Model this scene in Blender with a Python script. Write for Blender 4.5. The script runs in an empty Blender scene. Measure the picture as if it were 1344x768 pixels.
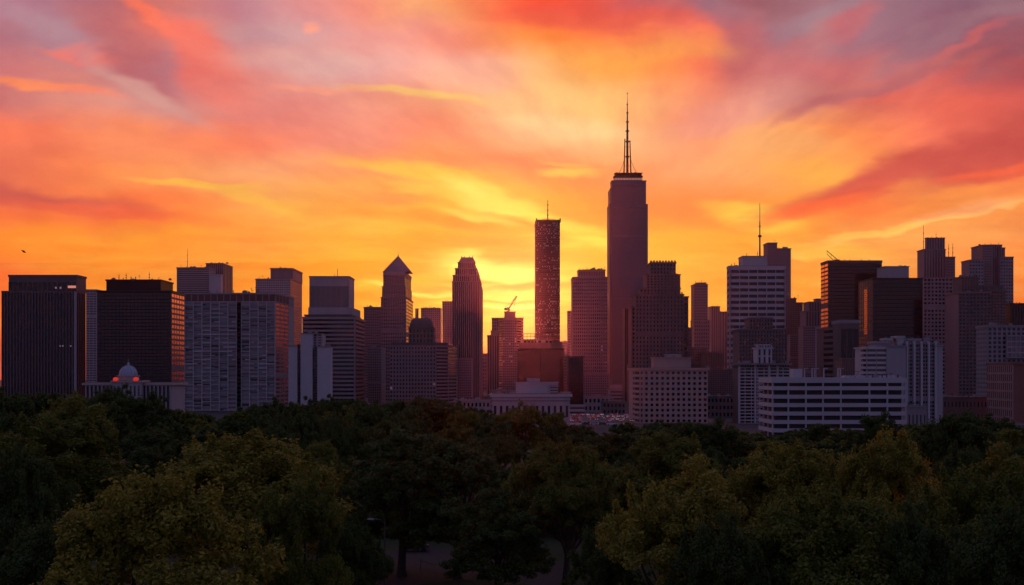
import bpy, math, random
import numpy as np
from mathutils import Vector, Matrix
random.seed(7); np.random.seed(7)
C = bpy.context.scene.collection
SC = bpy.context.scene
F = 1622.0; EYE = 26.0; HOR = 490.0
def PX(x, Y): return (x - 672.0) / F * Y
def PZ(y, Y): return EYE - (y - HOR) / F * Y

# ------------------------------------------------------------------ camera
cam = bpy.data.cameras.new('camera'); co = bpy.data.objects.new('camera', cam); C.objects.link(co)
co.location = (0, 0, EYE); co.rotation_euler = (math.radians(90), 0, 0)
cam.sensor_fit = 'HORIZONTAL'; cam.sensor_width = 36; cam.lens = 36 * F / 1344
cam.shift_y = (HOR - 384) / 1344; cam.clip_start = 0.5; cam.clip_end = 12000
SC.camera = co
SC.view_settings.view_transform = 'Standard'; SC.view_settings.look = 'None'
SC.view_settings.exposure = 0; SC.view_settings.gamma = 1; SC.view_settings.use_curve_mapping = False
SC.render.engine = 'CYCLES'
cy = SC.cycles
cy.use_denoising = True; cy.max_bounces = 6; cy.diffuse_bounces = 3; cy.glossy_bounces = 3
cy.transmission_bounces = 3; cy.volume_bounces = 0; cy.sample_clamp_indirect = 4; cy.transparent_max_bounces = 4
cy.use_adaptive_sampling = True; cy.adaptive_threshold = 0.015

# ------------------------------------------------------------------ sun and sky
SUN_EL, SUN_AZ = math.radians(2.2), math.atan((694.5 - 672) / F)
SKY_GAIN = 1.0; BACK_GAIN = 0.78; HAZE = 0.000015
sun = bpy.data.lights.new('sun', 'SUN'); so = bpy.data.objects.new('sun', sun); C.objects.link(so)
sun.energy = 2.0; sun.angle = math.radians(0.6); sun.color = (0.72, 0.13, 0.065)
dirv = Vector((math.sin(SUN_AZ) * math.cos(SUN_EL), math.cos(SUN_AZ) * math.cos(SUN_EL), math.sin(SUN_EL)))
so.rotation_euler = dirv.to_track_quat('Z', 'Y').to_euler(); so.location = (0, 0, 500)

def lin(c):
    return tuple(((v / 255) / 12.92 if v / 255 <= 0.04045 else ((v / 255 + 0.055) / 1.055) ** 2.4) for v in c)

w = bpy.data.worlds.new('World'); SC.world = w; w.use_nodes = True
nt = w.node_tree; nt.nodes.clear(); L = nt.links
def N(t, **k):
    n = nt.nodes.new(t)
    for a, b in k.items(): setattr(n, a, b)
    return n
def put(sock, v):
    if hasattr(v, 'node'): L.new(v, sock)
    else: sock.default_value = v
def M(op, a, b=0.0, c=None):
    n = N('ShaderNodeMath', operation=op); put(n.inputs[0], a); put(n.inputs[1], b)
    if c is not None: put(n.inputs[2], c)
    return n.outputs[0]
def MR(v, a, b, c=0.0, d=1.0, smooth=True):
    n = N('ShaderNodeMapRange'); n.interpolation_type = 'SMOOTHSTEP' if smooth else 'LINEAR'
    put(n.inputs[0], v); n.inputs[1].default_value = a; n.inputs[2].default_value = b
    n.inputs[3].default_value = c; n.inputs[4].default_value = d
    return n.outputs[0]
def MIX(f, a, b, mode='MIX'):
    n = N('ShaderNodeMix', data_type='RGBA', blend_type=mode); put(n.inputs[0], f)
    for s, v in ((n.inputs[6], a), (n.inputs[7], b)):
        put(s, v if hasattr(v, 'node') else (*v, 1.0))
    return n.outputs[2]
def XYZ(x, y, z=0.0):
    n = N('ShaderNodeCombineXYZ'); put(n.inputs[0], x); put(n.inputs[1], y); put(n.inputs[2], z); return n.outputs[0]
def NOISE(vec, scale, detail=3, rough=0.5):
    n = N('ShaderNodeTexNoise'); L.new(vec, n.inputs['Vector']); n.inputs['Scale'].default_value = scale
    n.inputs['Detail'].default_value = detail; n.inputs['Roughness'].default_value = rough
    return n.outputs[0]
tc = N('ShaderNodeTexCoord'); sep = N('ShaderNodeSeparateXYZ'); L.new(tc.outputs['Generated'], sep.inputs[0])
dx, dy, dz = sep.outputs
yy = M('MAXIMUM', dy, 0.12)
s0 = M('DIVIDE', dx, yy); t0 = M('DIVIDE', dz, yy)
st = XYZ(M('MULTIPLY', s0, 1.0), M('MULTIPLY', t0, 2.2))
n1 = NOISE(st, 5.0, 3); n2 = NOISE(XYZ(M('ADD', s0, 7.3), M('MULTIPLY', t0, 2.6)), 6.0, 4, 0.55)
s1 = M('ADD', s0, M('MULTIPLY', M('SUBTRACT', n1, 0.5), 0.11))
t1 = M('ADD', t0, M('MULTIPLY', M('SUBTRACT', n2, 0.5), 0.055))
XS = [0, 112, 224, 336, 448, 560, 672, 784, 896, 1008, 1120, 1232, 1344]
ROWS = [
 (5,   [(190,130,145),(175,110,122),(215,120,110),(205,140,145),(245,145,125),(255,165,110),(255,100,65),(235,90,75),(170,105,115),(155,95,103),(165,115,125),(145,100,115),(150,105,115)]),
 (45,  [(180,115,125),(183,130,138),(225,112,98),(205,150,150),(228,150,145),(250,150,125),(255,145,80),(255,125,65),(240,115,95),(175,110,118),(170,115,125),(150,100,115),(150,85,98)]),
 (90,  [(215,125,120),(215,130,120),(190,120,125),(225,140,130),(232,170,158),(250,170,150),(253,178,130),(255,168,85),(255,130,80),(210,115,112),(205,110,108),(185,105,108),(175,85,88)]),
 (135, [(205,115,110),(228,142,125),(215,140,130),(228,130,118),(240,150,130),(250,165,120),(255,190,130),(255,190,115),(252,155,115),(225,145,130),(200,110,100),(240,110,88),(220,95,85)]),
 (180, [(250,120,85),(255,140,95),(255,140,95),(250,130,95),(245,145,120),(250,145,105),(255,185,130),(255,195,130),(255,165,115),(255,165,105),(255,145,85),(250,120,90),(200,85,75)]),
 (225, [(235,115,85),(255,135,80),(255,155,90),(255,165,110),(255,155,100),(255,150,90),(255,145,95),(255,150,90),(255,165,110),(255,170,95),(255,150,80),(215,95,75),(235,100,70)]),
 (270, [(250,115,65),(250,115,65),(255,130,70),(255,170,85),(255,165,80),(255,175,70),(255,190,80),(255,155,70),(255,140,75),(255,150,65),(255,125,65),(255,150,75),(255,150,75)]),
 (315, [(255,140,50),(255,145,50),(255,150,55),(255,150,65),(255,160,60),(255,165,55),(255,170,60),(255,180,60),(255,175,65),(255,155,60),(255,165,80),(255,160,85),(255,150,80)]),
 (365, [(255,120,55),(255,145,50),(255,150,55),(255,150,50),(255,155,45),(255,175,55),(255,210,90),(255,185,50),(255,170,60),(255,160,60),(255,160,65),(255,145,65),(255,140,65)]),
 (430, [(255,130,50),(255,135,50),(255,140,50),(255,140,45),(255,150,45),(255,170,50),(255,200,70),(255,185,50),(255,165,50),(255,155,55),(255,150,60),(255,135,60),(255,130,60)]),
 (480, [(215,90,60),(220,90,60),(225,90,55),(230,95,50),(235,100,45),(245,110,45),(255,130,50),(250,120,50),(240,105,50),(230,95,50),(225,90,55),(215,88,60),(210,85,60)]),
]
sf = M('DIVIDE', M('ADD', s1, 0.4341), 0.8682)
def row(cols):
    r = N('ShaderNodeValToRGB'); cr = r.color_ramp; cr.interpolation = 'CARDINAL'
    P = [((x - 672) / F + 0.4341) / 0.8682 for x in XS]
    cr.elements[0].position = max(0, P[0]); cr.elements[0].color = (*lin(cols[0]), 1)
    cr.elements[1].position = min(1, P[-1]); cr.elements[1].color = (*lin(cols[-1]), 1)
    for p, c in zip(P[1:-1], cols[1:-1]):
        e = cr.elements.new(p); e.color = (*lin(c), 1)
    L.new(sf, r.inputs[0]); return r.outputs[0]
TT = lambda y: (HOR - y) / F
col = row(ROWS[-1][1])
for (ya, _), (yb, cb) in zip(ROWS[::-1][:-1], ROWS[::-1][1:]):
    col = MIX(MR(t1, TT(ya), TT(yb)), col, row(cb))
# painted cloud streaks: soft lobes on the sky, edges frayed by noise
vec = XYZ(s1, t1)
fr = M('MULTIPLY', M('SUBTRACT', NOISE(XYZ(M('MULTIPLY', s0, 1.0), M('MULTIPLY', t0, 4.0)), 16.0, 5, 0.6), 0.5), 0.75)
STROKES = [  # px, py, half width, half height, angle (down to the right), colour, strength
 (250,240,80,5,6,(255,188,75),.8),(320,264,75,9,17,(255,190,80),.7),(420,285,110,16,8,(255,175,75),.6),
 (545,125,80,7,8,(255,205,112),.8),(435,116,60,5,2,(255,160,125),.6),
 (560,240,120,12,12,(255,200,78),.8),(650,272,70,14,15,(255,226,112),1.0),(500,262,60,8,4,(255,145,85),.6),
 (720,285,90,12,16,(255,222,100),.8),(760,315,60,7,5,(255,222,95),.9),(560,292,95,9,8,(255,148,62),.8),
 (650,350,85,15,8,(255,235,125),1.0),(655,385,70,26,0,(255,228,105),.8),(690,302,70,8,12,(255,158,60),.8),
 (600,383,110,3,3,(255,228,115),.8),(655,408,60,3.5,0,(255,238,140),.95),(640,398,80,3,2,(245,165,45),.7),(660,422,60,4,0,(255,215,90),.8),(560,372,70,3,3,(255,160,55),.7),(630,322,100,8,5,(255,158,55),.8),(695,368,60,6,-3,(255,168,50),.8),(600,360,60,4,4,(255,165,50),.6),(560,258,80,6,10,(255,208,90),.45),(640,292,60,6,12,(255,230,120),.5),(748,228,30,8,-10,(255,200,95),.9),(742,216,22,4,-5,(255,190,95),.6),(700,370,60,6,-4,(255,180,60),.6),
 (975,285,60,15,12,(255,208,80),.75),(1060,318,90,6,4,(255,198,80),.6),(1060,232,60,14,0,(255,175,70),.6),
 (205,22,62,13,40,(255,122,92),.95),(268,62,50,24,38,(250,116,98),.9),(300,95,60,30,35,(238,120,105),.7),(170,62,95,22,38,(190,102,104),.6),
 (108,68,52,7,5,(250,122,105),.85),(48,108,90,9,6,(255,140,92),.95),(110,118,60,7,8,(252,135,110),.6),(60,35,75,16,28,(182,134,145),.6),
 (50,248,150,14,13,(212,95,80),.9),(140,275,120,10,12,(250,105,65),.7),(398,36,13,8,0,(255,158,130),.8),
 (200,112,85,14,28,(214,152,142),.8),(410,85,90,18,4,(226,172,162),.6),
 (1150,232,170,15,-17,(218,92,76),.95),(1060,268,90,10,-15,(255,108,62),.85),(1290,192,120,24,-14,(205,84,74),.9),(1330,215,90,7,-14,(255,105,65),.6),
 (1240,262,160,9,-12,(255,148,72),.7),(1230,290,170,4,-9,(255,195,100),.8),(1130,300,80,5,-8,(255,192,90),.7),(1290,275,90,9,-8,(255,165,110),.6),
 (905,62,42,30,60,(255,118,90),.8),(965,60,38,62,15,(188,102,106),.7),(945,20,50,20,0,(165,115,125),.6),
 (1100,20,80,13,-22,(166,126,134),.8),(1060,60,80,14,-25,(205,118,115),.5),(1145,28,35,14,-25,(202,104,108),.7),(1320,62,80,16,-18,(155,86,95),.9),
 (1250,45,100,12,-25,(158,112,122),.7),(1270,60,60,7,-30,(205,100,98),.7),(1150,118,130,10,-22,(188,102,104),.8),(1215,110,90,12,-22,(235,105,88),.5),
 (835,70,110,24,0,(255,166,78),.6),(770,20,130,12,4,(232,88,72),.6),(735,165,90,15,0,(255,214,148),.6),(600,100,70,20,0,(252,178,150),.5),
 (1030,190,60,20,0,(255,182,108),.5),(940,150,70,20,-10,(250,162,135),.6),
]
for (px, py, hw, hh, ang, c, k) in STROKES:
    m = N('ShaderNodeMapping', vector_type='TEXTURE'); L.new(vec, m.inputs[0])
    m.inputs[1].default_value = ((px - 672) / F, TT(py), 0); m.inputs[2].default_value = (0, 0, -math.radians(ang))
    m.inputs[3].default_value = (hw / F, hh / F, 1)
    ln = N('ShaderNodeVectorMath', operation='LENGTH'); L.new(m.outputs[0], ln.inputs[0])
    q = M('ADD', ln.outputs['Value'], fr)
    col = MIX(MR(q, 1.5, 0.35, 0.0, k), col, lin(c))
# fine streaks fanning out from low over the skyline
ds = M('SUBTRACT', s0, (840 - 672) / F); dt = M('MULTIPLY', M('SUBTRACT', t0, TT(345)), 1.8)
th = M('ARCTAN2', dt, ds); rr = M('SQRT', M('ADD', M('MULTIPLY', ds, ds), M('MULTIPLY', dt, dt)))
fan = NOISE(XYZ(M('ADD', M('MULTIPLY', th, 2.6), M('MULTIPLY', n1, .5)), M('MULTIPLY', rr, 4.0), 1.7), 2.6, 5, 0.58)
col = MIX(MR(rr, 0.03, 0.28), col, MIX(MR(fan, 0.3, 0.7), MIX(1.0, col, (0.91, 0.87, 0.95), 'MULTIPLY'), MIX(1.0, col, (1.06, 1.15, 1.12), 'MULTIPLY')))
fine = NOISE(XYZ(M('MULTIPLY', s0, 3.0), M('MULTIPLY', t0, 26.0), M('MULTIPLY', n1, 2.0)), 3.0, 4, 0.6)
low = MR(t0, 0.17, 0.05)
glow = M('MULTIPLY', MR(M('ABSOLUTE', M('SUBTRACT', s0, -0.01)), 0.30, 0.02), MR(t0, 0.20, 0.10))
col = MIX(M('MULTIPLY', glow, .8), col, MIX(1.0, col, (1.0, 1.16, .72), 'MULTIPLY'))
col = MIX(M('MULTIPLY', MR(fine, 0.38, 0.72), M('MULTIPLY', low, 0.62)), MIX(low, col, MIX(1.0, col, (1.0, 0.93, 0.72), 'MULTIPLY')), MIX(1.0, col, (1.0, 1.45, 1.6), 'MULTIPLY'))
# above the picture and behind: dusk sky from the Sky Texture
sky = N('ShaderNodeTexSky', sky_type='NISHITA'); sky.sun_disc = False
sky.sun_elevation = SUN_EL; sky.sun_rotation = SUN_AZ; sky.air_density = 1.0; sky.dust_density = 1.5; sky.ozone_density = 2.0
nish = MIX(1.0, sky.outputs[0], (0.10, 0.10, 0.10), 'MULTIPLY')
up = MIX(MR(dz, 0.0, 0.9), (0.27, 0.20, 0.40), (0.19, 0.18, 0.44))
back = MIX(0.25, MIX(1.0, up, (BACK_GAIN,) * 3, 'MULTIPLY'), nish)
over = MIX(MR(dz, 0.30, 0.75), (0.44, 0.28, 0.28), (0.20, 0.19, 0.30))
col = MIX(MR(t0, 0.31, 0.7), col, over)
col = MIX(1.0, col, (SKY_GAIN, SKY_GAIN, SKY_GAIN), 'MULTIPLY')
col = MIX(MR(dy, 0.75, 0.1), col, back)
col = MIX(MR(dz, 0.0, -0.05), col, (0.05, 0.03, 0.04))
bg = N('ShaderNodeBackground'); L.new(col, bg.inputs[0]); bg.inputs[1].default_value = 1.0
out = N('ShaderNodeOutputWorld'); L.new(bg.outputs[0], out.inputs[0])

# ------------------------------------------------------------------ materials
MATS = {}
def mat(key, color, rough=0.8, spec=0.3, var=0.18, scale=0.12, metal=0.0, emis=None, rnd=0.0, streak=False):
    if key in MATS: return MATS[key]
    m = bpy.data.materials.new(key); m.use_nodes = True; n = m.node_tree; b = n.nodes['Principled BSDF']
    b.inputs['Roughness'].default_value = rough; b.inputs['Specular IOR Level'].default_value = spec; b.inputs['Metallic'].default_value = metal
    tcx = n.nodes.new('ShaderNodeTexCoord'); mp = n.nodes.new('ShaderNodeMapping'); n.links.new(tcx.outputs['Object'], mp.inputs[0])
    if streak: mp.inputs[3].default_value = (1, 1, 0.15)
    nz = n.nodes.new('ShaderNodeTexNoise'); nz.inputs['Scale'].default_value = scale; nz.inputs['Detail'].default_value = 6; nz.inputs['Roughness'].default_value = .65
    n.links.new(mp.outputs[0], nz.inputs['Vector'])
    mx = n.nodes.new('ShaderNodeMix'); mx.data_type = 'RGBA'; n.links.new(nz.outputs[0], mx.inputs[0])
    mx.inputs[6].default_value = (*[c * (1 - var * 2) for c in color], 1); mx.inputs[7].default_value = (*[min(1, c * (1 + var * 2)) for c in color], 1)
    outc = mx.outputs[2]
    if rnd:
        ge = n.nodes.new('ShaderNodeNewGeometry'); oi = n.nodes.new('ShaderNodeObjectInfo')
        ad = n.nodes.new('ShaderNodeMath'); ad.operation = 'ADD'; n.links.new(ge.outputs['Random Per Island'], ad.inputs[0]); n.links.new(oi.outputs['Random'], ad.inputs[1])
        fr_ = n.nodes.new('ShaderNodeMath'); fr_.operation = 'FRACT'; n.links.new(ad.outputs[0], fr_.inputs[0])
        cr = n.nodes.new('ShaderNodeValToRGB'); n.links.new(fr_.outputs[0], cr.inputs[0])
        cr.color_ramp.elements[0].position = 0.35; cr.color_ramp.elements[0].color = (0, 0, 0, 1)
        cr.color_ramp.elements[1].position = 1.0; cr.color_ramp.elements[1].color = (1, 1, 1, 1)
        m2 = n.nodes.new('ShaderNodeMix'); m2.data_type = 'RGBA'; n.links.new(cr.outputs[0], m2.inputs[0])
        n.links.new(outc, m2.inputs[6]); m2.inputs[7].default_value = (rnd, rnd * .92, rnd * .9, 1); outc = m2.outputs[2]
    n.links.new(outc, b.inputs['Base Color'])
    if emis: b.inputs['Emission Color'].default_value = (*emis[:3], 1); b.inputs['Emission Strength'].default_value = emis[3]
    MATS[key] = m; return m
GL = lambda: mat('window glass', (0.025, 0.028, 0.035), 0.13, 0.6, rnd=0.07)
GLD = lambda: mat('dark curtain glass', (0.006, 0.006, 0.010), 0.1, 0.45, rnd=0.012)
GLR = lambda: mat('sunset-tinted reflective glass', (0.95, 0.26, 0.20), 0.2, 0.5, metal=0.9, rnd=0.0)  # red of the sunset reflection is put into the glass colour
GLH = lambda: mat('half reflective glass', (0.10, 0.09, 0.10), 0.16, 0.8, metal=0.4, rnd=0.15)
LIT = lambda: mat('lit window', (0.4, 0.35, 0.4), 0.4, emis=(1.0, 0.55, 0.62, 0.17))
WHITE = lambda: mat('white painted concrete', (0.43, 0.415, 0.43), 0.75, streak=True, var=.08)
PALE = lambda: mat('pale concrete', (0.33, 0.315, 0.33), 0.85, streak=True, var=.12)
GREY = lambda: mat('grey concrete', (0.26, 0.25, 0.26), 0.85, streak=True, var=.14)
DGREY = lambda: mat('dark grey stone', (0.12, 0.115, 0.12), 0.8, streak=True)
BLACK = lambda: mat('black cladding', (0.012, 0.011, 0.016), 0.5, spec=.25)
BROWN = lambda: mat('brown brick', (0.21, 0.13, 0.115), 0.9, var=.15)
TAN = lambda: mat('tan limestone', (0.40, 0.33, 0.30), 0.9, streak=True, var=.12)
ROSE = lambda: mat('rose granite', (0.25, 0.185, 0.195), 0.8, streak=True, var=.12)
STONE = lambda: mat('weathered dark masonry', (0.16, 0.125, 0.12), 0.9, streak=True, var=.2)
ROOFM = lambda: mat('roof felt', (0.10, 0.095, 0.10), 0.95)
METAL = lambda: mat('galvanised steel', (0.07, 0.065, 0.07), 0.55, metal=.3)
REDM = lambda: mat('red painted steel', (0.35, 0.05, 0.03), 0.5)

# ------------------------------------------------------------------ mesh builder
class MB:
    def __init__(s): s.v = []; s.f = []
    def quad8(s, P):
        b = len(s.v); s.v += P
        s.f += [(b, b+3, b+2, b+1), (b+4, b+5, b+6, b+7), (b, b+1, b+5, b+4), (b+1, b+2, b+6, b+5), (b+2, b+3, b+7, b+6), (b+3, b, b+4, b+7)]
    def box(s, x0, x1, y0, y1, z0, z1):
        s.quad8([(x0, y0, z0), (x1, y0, z0), (x1, y1, z0), (x0, y1, z0), (x0, y0, z1), (x1, y0, z1), (x1, y1, z1), (x0, y1, z1)])
    def fbox(s, fr, u0, u1, z0, z1, d0, d1):
        A, u, n = fr
        q = lambda a, d, z: (A[0] + u[0]*a + n[0]*d, A[1] + u[1]*a + n[1]*d, z)
        s.quad8([q(u0, d1, z0), q(u1, d1, z0), q(u1, d0, z0), q(u0, d0, z0), q(u0, d1, z1), q(u1, d1, z1), q(u1, d0, z1), q(u0, d0, z1)])
    def prism(s, pts, z0, z1, top=None):
        n = len(pts); b = len(s.v); top = top or pts
        s.v += [(p[0], p[1], z0) for p in pts] + [(p[0], p[1], z1) for p in top]
        s.f += [tuple(range(b + n - 1, b - 1, -1)), tuple(range(b + n, b + 2*n))]
        s.f += [(b+i, b+(i+1) % n, b+n+(i+1) % n, b+n+i) for i in range(n)]
    def cone(s, cx, cy_, z0, z1, r0, r1, n=12):
        c = lambda r: [(cx + r*math.cos(2*math.pi*(i+.5)/n), cy_ + r*math.sin(2*math.pi*(i+.5)/n)) for i in range(n)]
        s.prism(c(r0), z0, z1, c(max(r1, .001)))
    def dome(s, cx, cy_, z0, r, h, n=20, rings=7):
        for i in range(rings):
            a, b = i / rings * math.pi/2, (i+1) / rings * math.pi/2
            s.cone(cx, cy_, z0 + h*math.sin(a), z0 + h*math.sin(b), r*math.cos(a), r*math.cos(b), n)
    def tube(s, p, q, r0, r1=None, n=6):
        r1 = r0 if r1 is None else r1
        p = Vector(p); q = Vector(q); d = (q - p).normalized()
        a = d.cross(Vector((0, 0, 1)) if abs(d.z) < .9 else Vector((1, 0, 0))).normalized(); c = d.cross(a)
        b = len(s.v)
        for (o, r) in ((p, r0), (q, r1)):
            for i in range(n):
                t = 2*math.pi*i/n; s.v.append(tuple(o + a*(r*math.cos(t)) + c*(r*math.sin(t))))
        s.f += [(b+i, b+(i+1) % n, b+n+(i+1) % n, b+n+i) for i in range(n)] + [tuple(range(b+n-1, b-1, -1)), tuple(range(b+n, b+2*n))]
    def build(s, name, m, parent=None, loc=None):
        off = Vector(loc) if loc is not None else (parent.location if parent else Vector((0, 0, 0)))
        me = bpy.data.meshes.new(name); me.from_pydata([(x-off[0], y-off[1], z-off[2]) for x, y, z in s.v], [], s.f)
        if m: me.materials.append(m)
        o = bpy.data.objects.new(name, me); C.objects.link(o)
        if parent: o.parent = parent
        elif loc is not None: o.location = loc
        return o
def empty(name, loc):
    o = bpy.data.objects.new(name, None); C.objects.link(o); o.location = loc; return o
def tag(o, label, cat, group=None, kind=None):
    if label: o['label'] = label
    if cat: o['category'] = cat
    if group: o['group'] = group
    if kind: o['kind'] = kind
    return o
def structure(o): o['kind'] = 'structure'; return o

PANES = {}
def pane_mesh(w_, h_, m, rnd):
    key = (round(w_, 2), round(h_, 2), m.name)
    if key not in PANES:
        b = MB(); b.box(-w_/2, w_/2, -0.09, 0.0, 0, h_); me = bpy.data.meshes.new('window'); me.from_pydata(b.v, [], b.f); me.materials.append(m); PANES[key] = me
    return PANES[key]

class Bld:
    """one building: an Empty with wall, roof, windows and rooftop parts"""
    def __init__(s, name, label, x, Y, cat='tower', group=None):
        s.Y = Y; s.root = tag(empty(name, (PX(x, Y), Y, 0)), label, cat, group); s.walls = {}; s.nb = 0; s.roof = MB(); s.panes = []; s.lit = 0.0; s.x = x
    def W(s, m): return s.walls.setdefault((s.nb, m.name), (MB(), m))[0]
    def fp(s, x0, x1, side=0, Y=None, deep=None, chain=None):
        """visible footprint chain, then the closing corners at the back"""
        Y = Y or s.Y
        if chain: P = [(PX(x, y), y) for x, y in chain]
        else:
            P = [(PX(x0, Y), Y), (PX(x1, Y), Y)]
            if side > 0: D = Y * side / max(2, abs(x1 - 672) - side); P.append((P[1][0], Y + D))
            if side < 0: D = Y * -side / max(2, abs(x0 - 672) + side); P.insert(0, (P[0][0], Y + D))
        n = len(P)
        if deep is None: deep = max(10, min(40, abs(P[-1][0] - P[0][0]) * .8))
        yb = max(p[1] for p in P) + (deep if (chain or side == 0) else 0)
        B = []
        if abs(P[-1][1] - yb) > .01: B.append((P[-1][0], yb))
        if abs(P[0][1] - yb) > .01: B.append((P[0][0], yb))
        return P, B
    def block(s, x0=0, x1=0, ytop=None, ybot=None, side=0, st=None, m=None, Y=None, deep=None, chain=None, z0=None, z1=None, cap=0.9, over=0.35, capm=None):
        Y = Y or s.Y; m = m or PALE(); s.nb += 1
        z1 = PZ(ytop, Y) if z1 is None else z1
        z0 = (PZ(ybot, Y) if ybot is not None else 0) if z0 is None else z0
        P, B = s.fp(x0, x1, side, Y, deep, chain)
        wb = s.W(m); wb.prism(P + B, z0, z1 - .3)
        if cap:
            cx = sum(p[0] for p in P + B) / len(P + B); cyy = sum(p[1] for p in P + B) / len(P + B)
            def off(p, d):
                return (p[0] + math.copysign(d, p[0] - cx), p[1] + math.copysign(d, p[1] - cyy))
            (s.W(capm) if capm else wb).prism([off(p, over + .25) for p in P + B], z1 - cap, z1)
            s.roof.prism([off(p, -.5) for p in P + B], z1 - .1, z1 + .12)
        segs = list(zip(P[:-1], P[1:]))
        sts = st if isinstance(st, list) else [st] * len(segs)
        for (a, b), q in zip(segs, sts):
            if q: s.facade(a, b, z0, z1 - cap, m, **q)
        # the hidden flanks carry the plain rhythm of the walls
        return P, z0, z1
    def facade(s, a, b, z0, z1, m, nx=8, nz=10, wx=.6, wz=.55, pp=.35, sp=.25, mode='cell', top=0.0, bot=0.0, gm=None, wm=None, mx=0.0, lit=0.0, skip=0.0, sm=None, jit=0.0):
        sp = sp - .06 if abs(pp - sp) < .03 and sp > .1 else (sp + .03 if abs(pp - sp) < .02 else sp)
        a = Vector((a[0], a[1], 0)); b = Vector((b[0], b[1], 0)); wdt = (b - a).length; u = (b - a) / wdt; n = Vector((u.y, -u.x, 0))
        fr = (a, u, n); z0 = z0 + bot; z1 = z1 - top
        mw = s.W(wm or m); ms = s.W(sm or wm or m); gm = gm or GL()
        cw = (wdt - 2*mx) / nx; fh = (z1 - z0) / nz; pw = cw * (1 - wx); sh = fh * (1 - wz)
        if mode in ('cell', 'col', 'mull'):
            for i in range(nx + 1):
                c = mx + i*cw; h = pw/2
                mw.fbox(fr, max(0.0, c - h), min(wdt, c + h), z0, z1, 0, pp)
        if mx > 0 or mode == 'row':
            e = max(mx, .02 * wdt)
            mw.fbox(fr, 0, e, z0, z1, 0, pp); mw.fbox(fr, wdt - e, wdt, z0, z1, 0, pp)
        if mode in ('cell', 'row', 'mull'):
            for k in range(nz + 1):
                zc = z0 + k*fh
                ms.fbox(fr, .004, wdt - .004, max(z0 + .01, zc - sh/2), min(z1 - .01, zc + sh/2), 0, sp)
        R = random.Random(int(wdt*100) + nx*7 + nz)
        if mode == 'row':
            for k in range(nz): s.panes.append((fr, .02*wdt, .98*wdt, z0 + k*fh + sh/2, z0 + (k+1)*fh - sh/2, gm, False))
        elif mode == 'col':
            for i in range(nx): s.panes.append((fr, mx + i*cw + pw/2, mx + (i+1)*cw - pw/2, z0, z1, gm, False))
        else:
            pf = R.randrange(int(nz*.3), int(nz*.8)) if nz >= 20 and mode == 'cell' and R.random() < .7 else -1
            if pf >= 0: ms.fbox(fr, .02, wdt - .02, z0 + pf*fh, z0 + (pf+1)*fh, 0, sp + .045)
            for k in range(nz):
                rl = lit * R.choice((.15, .4, 1, 1.6, 2.2))
                if k == pf: continue
                for i in range(nx):
                    if R.random() < skip: continue
                    L_ = R.random() < rl; j = jit * R.random() * fh
                    s.panes.append((fr, mx + i*cw + pw/2, mx + (i+1)*cw - pw/2, z0 + k*fh + sh/2, z0 + (k+1)*fh - sh/2 - j, LIT() if L_ else gm, L_))
    def part(s, mb, name, m, label=None):
        o = mb.build(name, m, s.root)
        if label: o['label'] = label
        return o
    def mast(s, x, y0, y1, r=.35, Y=None, name='antenna', m=None, steps=3):
        Y = Y or s.Y; X = PX(x, Y); z0, z1 = PZ(y0, Y), PZ(y1, Y); b = MB()
        yc = Y + 4
        for i in range(steps):
            b.cone(X, yc, z0 + (z1-z0)*i/steps - .3, z0 + (z1-z0)*(i+1)/steps, r*(1 - i/steps*.6), r*(1 - (i+.6)/steps*.6), 8)
            if i: b.cone(X, yc, z0 + (z1-z0)*i/steps - .3, z0 + (z1-z0)*i/steps + .4, r*1.9, r*1.9, 8)
        return s.part(b, name, m or METAL())
    def units(s, x0, x1, y, n, Y=None, hmax=2.6, seed=0):
        """rooftop plant: small cooling boxes, vents and pipes, each its own part"""
        Y = Y or s.Y; R = random.Random(seed + int(x0)); X0, X1 = PX(x0, Y), PX(x1, Y); z = PZ(y, Y)
        for i in range(n):
            X = X0 + (X1 - X0) * (i + .2 + .6*R.random()) / n; ww = R.uniform(.5, 1.7); h = R.uniform(.8, hmax); yb = Y + R.uniform(1.5, 5); b = MB()
            k = R.random()
            if k < .4:
                b.box(X-ww, X+ww, yb, yb+2.4, z-.3, z+h*.8); b.cone(X, yb+1.2, z+h*.8-.05, z+h*.8+.4, ww*.6, ww*.6, 10); s.part(b, 'rooftop_unit', GREY())
            elif k < .7:
                b.cone(X, yb, z-.3, z+h, .25, .25, 8); b.cone(X, yb, z+h-.05, z+h+.35, .5, .3, 8); s.part(b, 'vent_pipe', METAL())
            else:
                b.tube((X, yb, z-.3), (X, yb, z+h*1.6), .1); b.tube((X-.9, yb, z+h*1.3), (X+.9, yb, z+h*1.3), .08); b.tube((X-.6, yb, z+h), (X+.6, yb, z+h), .08); s.part(b, 'aerial', METAL())
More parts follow.
